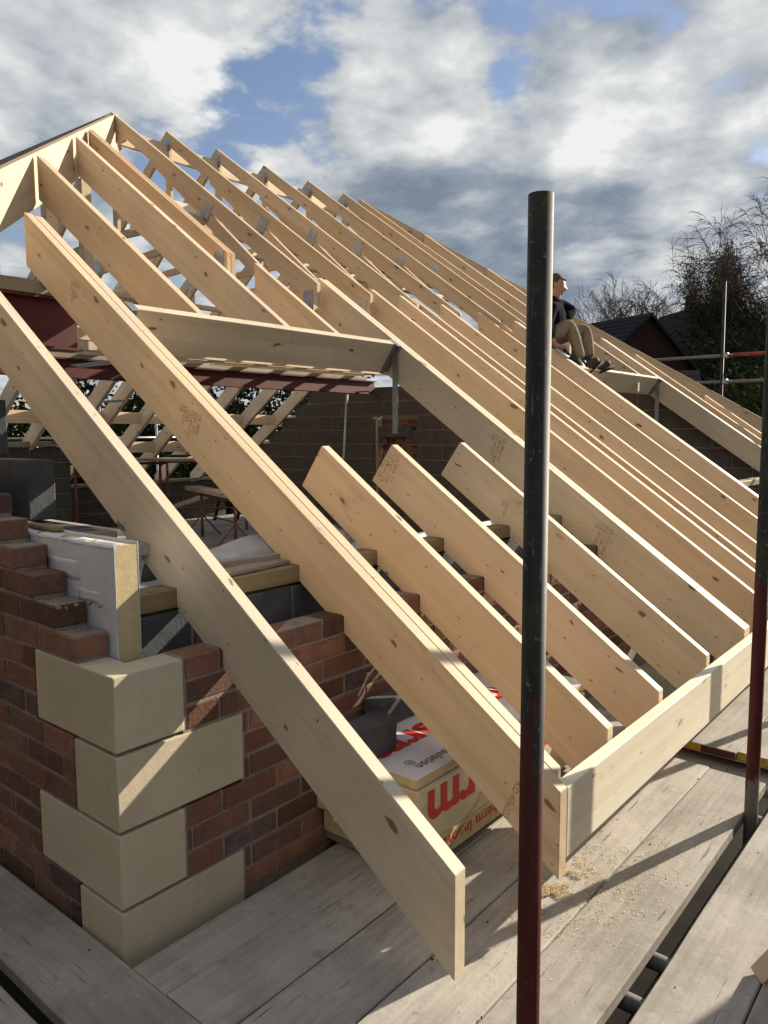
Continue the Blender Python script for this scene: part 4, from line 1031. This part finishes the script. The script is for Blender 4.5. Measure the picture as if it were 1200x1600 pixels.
body = skin_mesh('body', [(hip, .10), (chest, .105), (neck, .048), (hdc, .075), (rhip, .085), (rk, .06), (ra, .042), (lhip, .085), (lk, .06), (la, .042),
                          (rsh, .055), (rel_, .042), (rwr, .03), (lsh, .055), (lel, .042), (lwr, .03)],
                 [(0, 1), (1, 2), (2, 3), (0, 4), (4, 5), (5, 6), (0, 7), (7, 8), (8, 9), (1, 10), (10, 11), (11, 12), (1, 13), (13, 14), (14, 15)], 'skin', PE)
# head with profile
def head(c, fwd, upw, par):
    c = Vector(c); fwd = Vector(fwd).normalized(); side = fwd.cross(upw).normalized(); u = side.cross(fwd)
    bm = bmesh.new(); bmesh.ops.create_uvsphere(bm, u_segments=32, v_segments=24, radius=1)
    for v_ in bm.verts:
        a, b, z = v_.co.x, v_.co.y, v_.co.z   # a forward, b side, z up
        A = a * .098; B = b * .074; Z = z * .122
        if z < -.2: A *= 1 - .22 * (-z - .2) if a < 0 else 1 - .05 * (-z); B *= 1 - .32 * (-z - .2)
        if a > 0:
            w = math.exp(-(b / .22) ** 2)
            A += w * (.030 * math.exp(-((z + .20) / .13) ** 2) + .014 * math.exp(-((z - .02) / .10) ** 2) * .6)   # nose
            A += w * .010 * math.exp(-((z + .47) / .06) ** 2) + w * .009 * math.exp(-((z + .60) / .05) ** 2)        # lips
            A -= w * .008 * math.exp(-((z + .54) / .035) ** 2)
            A += math.exp(-(b / .45) ** 2) * .012 * math.exp(-((z + .80) / .12) ** 2)                               # chin
            A += math.exp(-(b / .5) ** 2) * .007 * math.exp(-((z - .22) / .07) ** 2)                                # brow
            for sgn in (-1, 1): A -= .010 * math.exp(-((b - sgn * .36) / .13) ** 2 - ((z - .06) / .09) ** 2)         # eye sockets
        v_.co = c + fwd * A + side * B + u * Z
    o = obj_bm('head', bm, 'skin', None, True); rel(o, par)
    for sgn in (-1, 1):
        bm = bmesh.new(); ec = c + fwd * .071 + side * sgn * .030 + u * .008
        bmesh.ops.create_uvsphere(bm, u_segments=10, v_segments=8, radius=.012, matrix=Matrix.Translation(ec)); e_ = obj_bm('eye', bm, 'black_plastic', None, True); rel(e_, par)
        bm = bmesh.new(); mt_ = Matrix.Translation(c + side * sgn * .075 - fwd * .008 - u * .005) @ Matrix((fwd, side, u)).transposed().to_4x4() @ Matrix.Diagonal((.018, .008, .03, 1))
        bmesh.ops.create_uvsphere(bm, u_segments=12, v_segments=8, radius=1, matrix=mt_); e_ = obj_bm('ear', bm, 'skin', None, True); rel(e_, par)
    bm = bmesh.new(); bmesh.ops.create_uvsphere(bm, u_segments=32, v_segments=20, radius=1)
    for v_ in bm.verts:
        a, b, z = v_.co; lim = .52 if a > .25 else (-.35 if a < -.2 else .52 - (.25 - a) / .45 * .87)
        k = 1.07 - .05 * max(0, min(1, (a + .1) / .6)) + .015 * mnoise.noise(v_.co * 9); zz_ = max(z, lim)
        v_.co = c + fwd * (a * .098 * k) + side * (b * .076 * k) + u * (zz_ * .122 * k)
    o = obj_bm('hair', bm, 'hair', None, True); rel(o, par)
head(PX(868, 447, D), RGT * .96 - FWD * .12 - UPV * .12, UPV, PE)
jk = skin_mesh('jacket', [(PX(850, 528, D), (.135, .165)), (PX(852, 512, D), (.135, .165)), (chest, (.13, .17)), (PX(863, 480, D), (.10, .13)), (PX(867, 461, D), (.066, .075)), (rsh, .075), (rel_, .062), (PX(862, 530, D - .17), .048),
                          (lsh, .078), (lel, .066), (lwr, .052)], [(0, 1), (1, 2), (2, 3), (3, 4), (2, 5), (5, 6), (6, 7), (2, 8), (8, 9), (9, 10)], 'navy_cloth', PE)
tr = skin_mesh('trousers', [(PX(849, 533, D), (.125, .15)), (rhip, .10), (PX(870, 520, D - .1), .088), (rk, .072), (PX(900, 536, D - .09), .060), (ra, .052), (lhip, .10), (PX(885, 522, D + .1), .086), (lk, .070), (PX(919, 538, D + .1), .06), (la, .056)],
               [(0, 1), (1, 2), (2, 3), (3, 4), (4, 5), (0, 6), (6, 7), (7, 8), (8, 9), (9, 10)], 'khaki_cloth', PE)
for (a, h_, t_) in ((ra, PX(911, 577, D - .08), PX(935, 562, D - .02)), (la, PX(927, 575, D + .08), PX(953, 568, D + .14))):
    b_ = skin_mesh('boot', [(a, .05), (tuple((Vector(a) + Vector(h_)) / 2), .05), (h_, .045), (tuple((Vector(h_) * .5 + Vector(t_) * .5)), (.045, .05)), (t_, (.036, .045))], [(0, 1), (1, 2), (2, 3), (3, 4)], 'boot_leather', PE)
    dr = (Vector(t_) - Vector(h_)).normalized(); dn = Vector(dr).cross(FWD).normalized(); dn = dn if dn.z < 0 else -dn
    bm = bmesh.new(); polytube(bm, [Vector(h_) + dn * .05 - dr * .03, Vector(h_) + dn * .05 + dr * .08, Vector(t_) + dn * .038 + dr * .03], [.026, .022, .024], 8); o = obj_bm('boot_sole', bm, 'sole_rubber', None, True); rel(o, PE)
def hand(wr, tip, par, spread):
    wr = Vector(wr); d = (Vector(tip) - wr).normalized(); n = d.cross(FWD).normalized(); bk = FWD
    J = [(tuple(wr), .028), (tuple(wr + d * .05), (.036, .022)), (tuple(wr + d * .085), (.038, .02))]; E_ = [(0, 1), (1, 2)]
    for i, (off, ln) in enumerate(((-.030, .055), (-.010, .07), (.010, .065), (.028, .05))):
        b0 = wr + d * .085 + n * off; k = len(J)
        J += [(tuple(b0 + d * ln * .35), .010), (tuple(b0 + d * ln * .75 - bk * .02), .009), (tuple(b0 + d * ln - bk * -.01), .008)]; E_ += [(2, k), (k, k + 1), (k + 1, k + 2)]
    k = len(J); b0 = wr + d * .035
    J += [(tuple(b0 + n * -.045 + d * .02), .011), (tuple(b0 + n * -.06 + d * .055), .009)]; E_ += [(1, k), (k, k + 1)]
    skin_mesh('hand', J, E_, 'skin', par, 1)
hand(PX(866, 536, D - .16), PX(890, 551, D - .12), PE, 1)
hand(PX(881, 499, D + .02), PX(872, 508, D - .02), PE, 1)
# tool in the hand: a claw hammer reaching down to the rafter
HT = empty('hammer', PX(910, 575, D - .16)); tag(HT, 'dark hammer held in the seated person\'s hand', 'tool')
tube('handle', PX(880, 546, D - .15), PX(908, 572, D - .16), .017, 'black_plastic', HT, 10)
tube('head', PX(903, 560, D - .16), PX(917, 583, D - .16), .017, 'hanger_steel', HT, 10)
o = box('plastic_bag', (-.07, -.05, -.012), (.07, .05, .012), 'plastic_sheet', None, .006); o.location = (-1.66, 5.88, zt(-1.66) + .022); o.rotation_euler = (0, PA, 0); tag(o, 'small pale packet of fixings on the rafter below the hand', 'packet')

# ------------------------------------------------------------------ background buildings
def at(px, py, d): return CAM + (RGT * ((px - 600) / 1187.9) - UPV * ((py - 800) / 1187.9) + FWD) * d
GZ = -2.8
# brick house with slate roof: gable end turned to the camera
def gable_house(c, w, ln, eaves, ridge, yaw, wall, roofm, label, skylight=False, chimney=None):
    e_ = empty('house', (c[0], c[1], GZ)); Mx = Matrix.Translation((c[0], c[1], GZ)) @ Matrix.Rotation(yaw, 4, 'Z')
    def P(bm, pts, fs):
        vs = [bm.verts.new(Mx @ Vector(p)) for p in pts]
        for q in fs: bm.faces.new([vs[i] for i in q])
    bm = bmesh.new(); h = w / 2
    P(bm, [(-h, 0, 0), (h, 0, 0), (h, 0, eaves), (0, 0, ridge), (-h, 0, eaves), (-h, ln, 0), (h, ln, 0), (h, ln, eaves), (0, ln, ridge), (-h, ln, eaves)],
      [(0, 1, 2, 3, 4), (6, 5, 9, 8, 7), (1, 6, 7, 2), (5, 0, 4, 9)])
    bmesh.ops.recalc_face_normals(bm, faces=bm.faces); rel(obj_bm('wall', bm, wall), e_)
    sl = (ridge - eaves) / h; ov = .3; t_ = .14
    for s in (-1, 1):
        bm = bmesh.new(); a = (s * (h + ov), eaves - ov * sl); b = (0, ridge)
        P(bm, [(a[0], -.25, a[1]), (b[0], -.25, b[1]), (b[0], ln + .25, b[1]), (a[0], ln + .25, a[1]), (a[0], -.25, a[1] + t_), (b[0], -.25, b[1] + t_), (b[0], ln + .25, b[1] + t_), (a[0], ln + .25, a[1] + t_)],
          [(0, 1, 2, 3), (4, 7, 6, 5), (0, 4, 5, 1), (1, 5, 6, 2), (2, 6, 7, 3), (3, 7, 4, 0)])
        bmesh.ops.recalc_face_normals(bm, faces=bm.faces); ro = obj_bm('roof', bm, roofm); rel(ro, e_)
        # tile courses
        bm = bmesh.new(); n = int(math.hypot(h, ridge - eaves) / .32)
        for i in range(1, n):
            u = i / n; x = a[0] + (b[0] - a[0]) * u; z = a[1] + (b[1] - a[1]) * u + t_
            P(bm, [(x, -.26, z + .004), (x, ln + .26, z + .004), (x + s * .03, ln + .26, z + .035 - sl * .03), (x + s * .03, -.26, z + .035 - sl * .03)], [(0, 1, 2, 3)])
        rel(obj_bm('tile_courses', bm, roofm), e_)
        if skylight and s == skylight:
            bm = bmesh.new(); x0 = s * h * .35; x1 = s * h * .62; z0 = ridge - sl * abs(x0) + t_ + .05; z1 = ridge - sl * abs(x1) + t_ + .05
            P(bm, [(x0, ln * .30, z0), (x1, ln * .30, z1), (x1, ln * .42, z1), (x0, ln * .42, z0)], [(0, 1, 2, 3)]); rel(obj_bm('skylight', bm, 'lit_pane'), e_)
    if chimney:
        x, y, s_, zt2 = chimney; bm = bmesh.new(); vs = bm_box(bm, (x - s_, y - s_, ridge - 1.2), (x + s_, y + s_, zt2)); bm_box(bm, (x - s_ * 1.2, y - s_ * 1.2, zt2 + .004), (x + s_ * 1.2, y + s_ * 1.2, zt2 + .15))
        for k in (-.4, .4): bmesh.ops.create_cone(bm, segments=8, radius1=.14, radius2=.11, depth=.5, cap_ends=True, matrix=Matrix.Translation((x + k * s_, y, zt2 + .4)))
        bmesh.ops.transform(bm, matrix=Mx, verts=bm.verts); rel(obj_bm('chimney', bm, wall), e_)
    return tag(e_, label, 'house', 'houses behind the roof')
def ground_pt(px, d): p = at(px, 680, d); return (p.x, p.y)
cA = ground_pt(1006, 34)
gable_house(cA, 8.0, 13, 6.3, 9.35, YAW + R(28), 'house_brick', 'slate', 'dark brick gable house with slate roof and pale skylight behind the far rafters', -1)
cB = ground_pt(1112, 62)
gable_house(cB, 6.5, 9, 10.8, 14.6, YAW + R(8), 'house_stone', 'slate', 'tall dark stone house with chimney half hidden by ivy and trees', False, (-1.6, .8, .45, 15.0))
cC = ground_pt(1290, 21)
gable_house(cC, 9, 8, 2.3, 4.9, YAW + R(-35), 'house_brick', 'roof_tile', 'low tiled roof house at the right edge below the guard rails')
gable_house((-9.5, -11.0), 9, 16, 8.6, 12.2, R(-90), 'house_stone', 'slate', 'unseen stone house added behind the camera to cut sky light')  # added out of view to lower the ambient light from behind
cD = ground_pt(1078, 30)
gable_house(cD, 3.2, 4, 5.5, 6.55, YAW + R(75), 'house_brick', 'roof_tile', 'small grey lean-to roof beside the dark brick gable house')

# ------------------------------------------------------------------ trees
RMIN = .022
def grow(seed, base, height, spread, levels, mat_lines, trunk_r, up_bias=.3, droop=0.0, nfork=(3, 5), first=.22, lean=(0, 0), gnarl=.12):
    rr = random.Random(seed); tubes = []; tips = []
    def branch(p, d, L, r, lv):
        n = 5 if lv < 2 else 3; pts = [p]; rads = [r]; q = Vector(p); dd = Vector(d)
        for i in range(n):
            dd = (dd + Vector((rr.uniform(-1, 1), rr.uniform(-1, 1), rr.uniform(-1, 1))) * gnarl + Vector((0, 0, 1)) * (up_bias * .12 if lv < levels - 1 else -droop)).normalized()
            q = q + dd * (L / n); pts.append(q.copy()); rads.append(r * (1 - .62 * (i + 1) / n))
        tubes.append((pts, rads, lv))
        if lv == levels: tips.append((pts[-1], dd.copy())); return
        k = rr.randint(*nfork) + (2 if lv == 0 else 0)
        for j in range(k):
            u = first + (1 - first) * (j + rr.random() * .8) / k if lv == 0 else .25 + .75 * (j + rr.random()) / k
            u = min(u, .98); idx = int(u * n); fr = u * n - idx; pp = pts[idx].lerp(pts[min(idx + 1, n)], fr)
            side = Vector((rr.uniform(-1, 1), rr.uniform(-1, 1), rr.uniform(-.2, .6))); side = (side - side.dot(dd) * dd).normalized()
            nd = (dd * (.75 + .3 * u) + side * spread * rr.uniform(.7, 1.2) + Vector((0, 0, up_bias))).normalized()
            branch(pp, nd, L * rr.uniform(.48, .72) * (1.15 - .35 * u if lv == 0 else 1), max(RMIN, r * (1 - .5 * u) * .55), lv + 1)
    branch(Vector(base), Vector((lean[0], lean[1], 1)).normalized(), height * .62, trunk_r, 0)
    return tubes, tips
def tubes_mesh(name, tubes, mat, par, pred):
    v = []; f = []
    for pts, rads, lv in tubes:
        if not pred(lv): continue
        seg = 7 if lv == 0 else (5 if lv == 1 else 3); prev = None
        for i, p in enumerate(pts):
            a = pts[max(i - 1, 0)]; b = pts[min(i + 1, len(pts) - 1)]; q = (b - a).to_track_quat('Z', 'Y'); s0 = len(v)
            for k in range(seg): an = 2 * math.pi * k / seg; v.append(tuple(p + q @ Vector((rads[i] * math.cos(an), rads[i] * math.sin(an), 0))))
            if prev is not None:
                for k in range(seg): f.append((prev + k, prev + (k + 1) % seg, s0 + (k + 1) % seg, s0 + k))
            prev = s0
    o = obj_py(name, v, f, mat, None, True); rel(o, par); return o
def leaves(name, pts, n, rad, size, mat, par, seed, flat=1.0, hang=0):
    rr = random.Random(seed); v = []; f = []
    for i in range(n):
        c = Vector(pts[rr.randrange(len(pts))]) + Vector((rr.gauss(0, rad), rr.gauss(0, rad), rr.gauss(0, rad * flat) - hang * rr.random()))
        a = Vector((rr.uniform(-1, 1), rr.uniform(-1, 1), rr.uniform(-1, 1))).normalized(); b = a.orthogonal().normalized(); s = size * rr.uniform(.5, 1.3); k = len(v)
        v += [tuple(c - a * s), tuple(c + b * s * .55), tuple(c + a * s), tuple(c - b * s * .55)]; f.append((k, k + 1, k + 2, k + 3))
    o = obj_py(name, v, f, mat, None); rel(o, par); return o
def tree(name, label, px, d, base_z, top_py, seed, spread=.55, levels=4, r=.2, bark='bark', leafspec=None, group='trees behind the roof', **k):
    b = at(px, 680, d); base = Vector((b.x, b.y, base_z)); top = at(px, top_py, d).z
    e_ = empty(name, base); tb_, tips = grow(seed, base, top - base_z, spread, levels, None, r, **k)
    # scale heights so that the crown reaches the skyline it has
    zmax = max(p.z for pts, _, _ in tb_ for p in pts); s = (top - base_z) / (zmax - base_z)
    for pts, rads, lv in tb_:
        for p in pts: p.z = base_z + (p.z - base_z) * s; p.x = base.x + (p.x - base.x) * s; p.y = base.y + (p.y - base.y) * s
    tips = [Vector((base.x + (p.x - base.x) * 1, base.y + (p.y - base.y) * 1, p.z)) for p, _ in tips]
    tips = [pts[-1] for pts, _, lv in tb_ if lv == levels]
    tubes_mesh('trunk', tb_, bark, e_, lambda lv: lv <= 1); tubes_mesh('crown', tb_, 'twig' if bark == 'bark' else 'twig', e_, lambda lv: lv > 1)
    if leafspec: leaves('foliage', tips, leafspec[0], leafspec[1], leafspec[2], leafspec[3], e_, seed, 1, leafspec[4] if len(leafspec) > 4 else 0)
    return tag(e_, label, 'tree', group)
tree('bare_tree', 'bare spreading tree in the middle of the group beside the stone house', 1038, 75, GZ + 3, 417, 11, .80, 5, .42, nfork=(3, 4), first=.38, up_bias=.10, gnarl=.16)
tree('bare_tree', 'second bare tree whose trunk stands close to the spreading one', 1014, 78, GZ + 3, 424, 18, .75, 5, .36, nfork=(3, 4), first=.38, up_bias=.12, gnarl=.16)
tree('bare_tree', 'finely twigged bare birch left of the spreading tree', 984, 75, GZ + 3, 428, 5, .60, 5, .24, nfork=(3, 4), first=.30, up_bias=.18, gnarl=.16)
tree('bare_tree', 'small bare tree just right of the seated person', 955, 75, GZ + 3, 462, 23, .65, 5, .18, nfork=(3, 4), first=.30, up_bias=.15, gnarl=.16)
tree('evergreen_tree', 'dark evergreen tree rising above the stone house roof', 1132, 85, GZ, 398, 31, .22, 4, .4, nfork=(3, 5), first=.55, up_bias=.35, leafspec=(20000, .6, .12, 'leaf_dark'))
tree('birch_tree', 'tall drooping birch with fine twigs at the right edge', 1222, 60, GZ, 300, 42, .55, 5, .34, 'birch_bark', nfork=(4, 5), first=.30, up_bias=.2, droop=.30, leafspec=(6000, .3, .04, 'leaf_bud', 1.4))
tree('bare_tree', 'bare twiggy tree in front of the drooping birch', 1172, 66, GZ, 425, 77, .62, 5, .26, nfork=(3, 4), first=.30, up_bias=.15, gnarl=.16)
tree('leafy_tree', 'dark ivy covered tree in front of the stone house', 1122, 56, GZ, 480, 61, .18, 4, .2, nfork=(3, 5), first=.08, up_bias=.2, leafspec=(30000, .6, .10, 'leaf_dark'))
tree('leafy_tree', 'dark ivy covered tree right of the stone house', 1158, 58, GZ, 462, 67, .26, 4, .2, nfork=(3, 5), first=.08, up_bias=.2, leafspec=(30000, .65, .10, 'leaf_dark'))
tree('leafy_tree', 'olive green tree behind the far scaffold pole', 1188, 64, GZ, 480, 54, .34, 4, .25, nfork=(3, 5), first=.2, up_bias=.2, leafspec=(24000, .7, .09, 'leaf_olive'))
def bush(name, label, px, d, base_z, top_py, w, seed, n, size, mat, cat='bush', group='bushes behind the roof', depth=None, cp=None):
    c = at(px, 680, d) if cp is None else Vector(cp); top = at(px, top_py, d).z if cp is None else top_py
    e_ = empty(name, (c.x, c.y, base_z)); rr = random.Random(seed); pts = []
    for i in range(140):
        t_ = rr.random(); a = rr.random() * 6.28; q = (rr.random() ** .5)
        pts.append((c.x + math.cos(a) * q * w, c.y + math.sin(a) * q * (depth or w), base_z + (top - base_z) * (t_ * (1 - .35 * q * q))))
    leaves('foliage', pts, n, w * .13, size, mat, e_, seed)
    bm = bmesh.new()
    for i in range(10): p = pts[i]; polytube(bm, [(c.x + rr.uniform(-.3, .3) * w, c.y, base_z), ((c.x + p[0]) / 2, (c.y + p[1]) / 2, (base_z + p[2]) / 2 + .2), p], [.05, .03, .01], 5)
    rel(obj_bm('stems', bm, 'bark'), e_)
    return tag(e_, label, cat, group)
bush('shrub', 'dark shrub hiding the foot of the bare trees', 1045, 45, GZ, 505, 4.5, 71, 14000, .13, 'leaf_dark')
bush('shrub', 'dark shrub mass below the olive tree', 1165, 38, GZ, 520, 4.5, 72, 16000, .12, 'leaf_dark')
bush('shrub', 'low dark shrub between the brick house and the stone house', 1090, 40, GZ, 520, 3.2, 73, 12000, .11, 'leaf_dark')
bush('shrub', 'dark shrub at the right edge under the guard rail', 1195, 33, GZ, 560, 3.5, 74, 10000, .11, 'leaf_olive')
# garden hedge seen through the opposite rafters
hn = ('first', 'second', 'third', 'fourth', 'fifth', 'sixth', 'seventh', 'eighth')
for i, (x, y, z, w) in enumerate(((-17.0, 4.4, 2.0, 1.6), (-16.4, 6.2, 2.6, 1.6), (-16.0, 8.0, 3.6, 1.7), (-15.8, 9.8, 3.3, 1.7), (-15.6, 11.4, 3.9, 1.7), (-15.4, 13.0, 3.6, 1.7), (-15.2, 14.6, 3.5, 1.8), (-14.6, 16.2, 3.6, 1.9))):
    bush('hedge_bush', hn[i] + ' green hedge bush from the left seen below the red steel', 0, 0, GZ, z, w, 80 + i, 11000, .085, 'leaf_hedge', 'bush', 'hedge beyond the opposite rafters', 1.3, (x, y, 0))
tree('bare_tree', 'small bare tree seen under the far red steel at the left', 138, 26, GZ, 560, 91, .5, 4, .1, nfork=(3, 4), group='trees beyond the opposite slope')
gh = gable_house((-19, 3.0), 8, 9, 3.6, 5.2, R(60), 'house_brick', 'roof_tile', 'neighbouring dark house beyond the left edge of the attic')
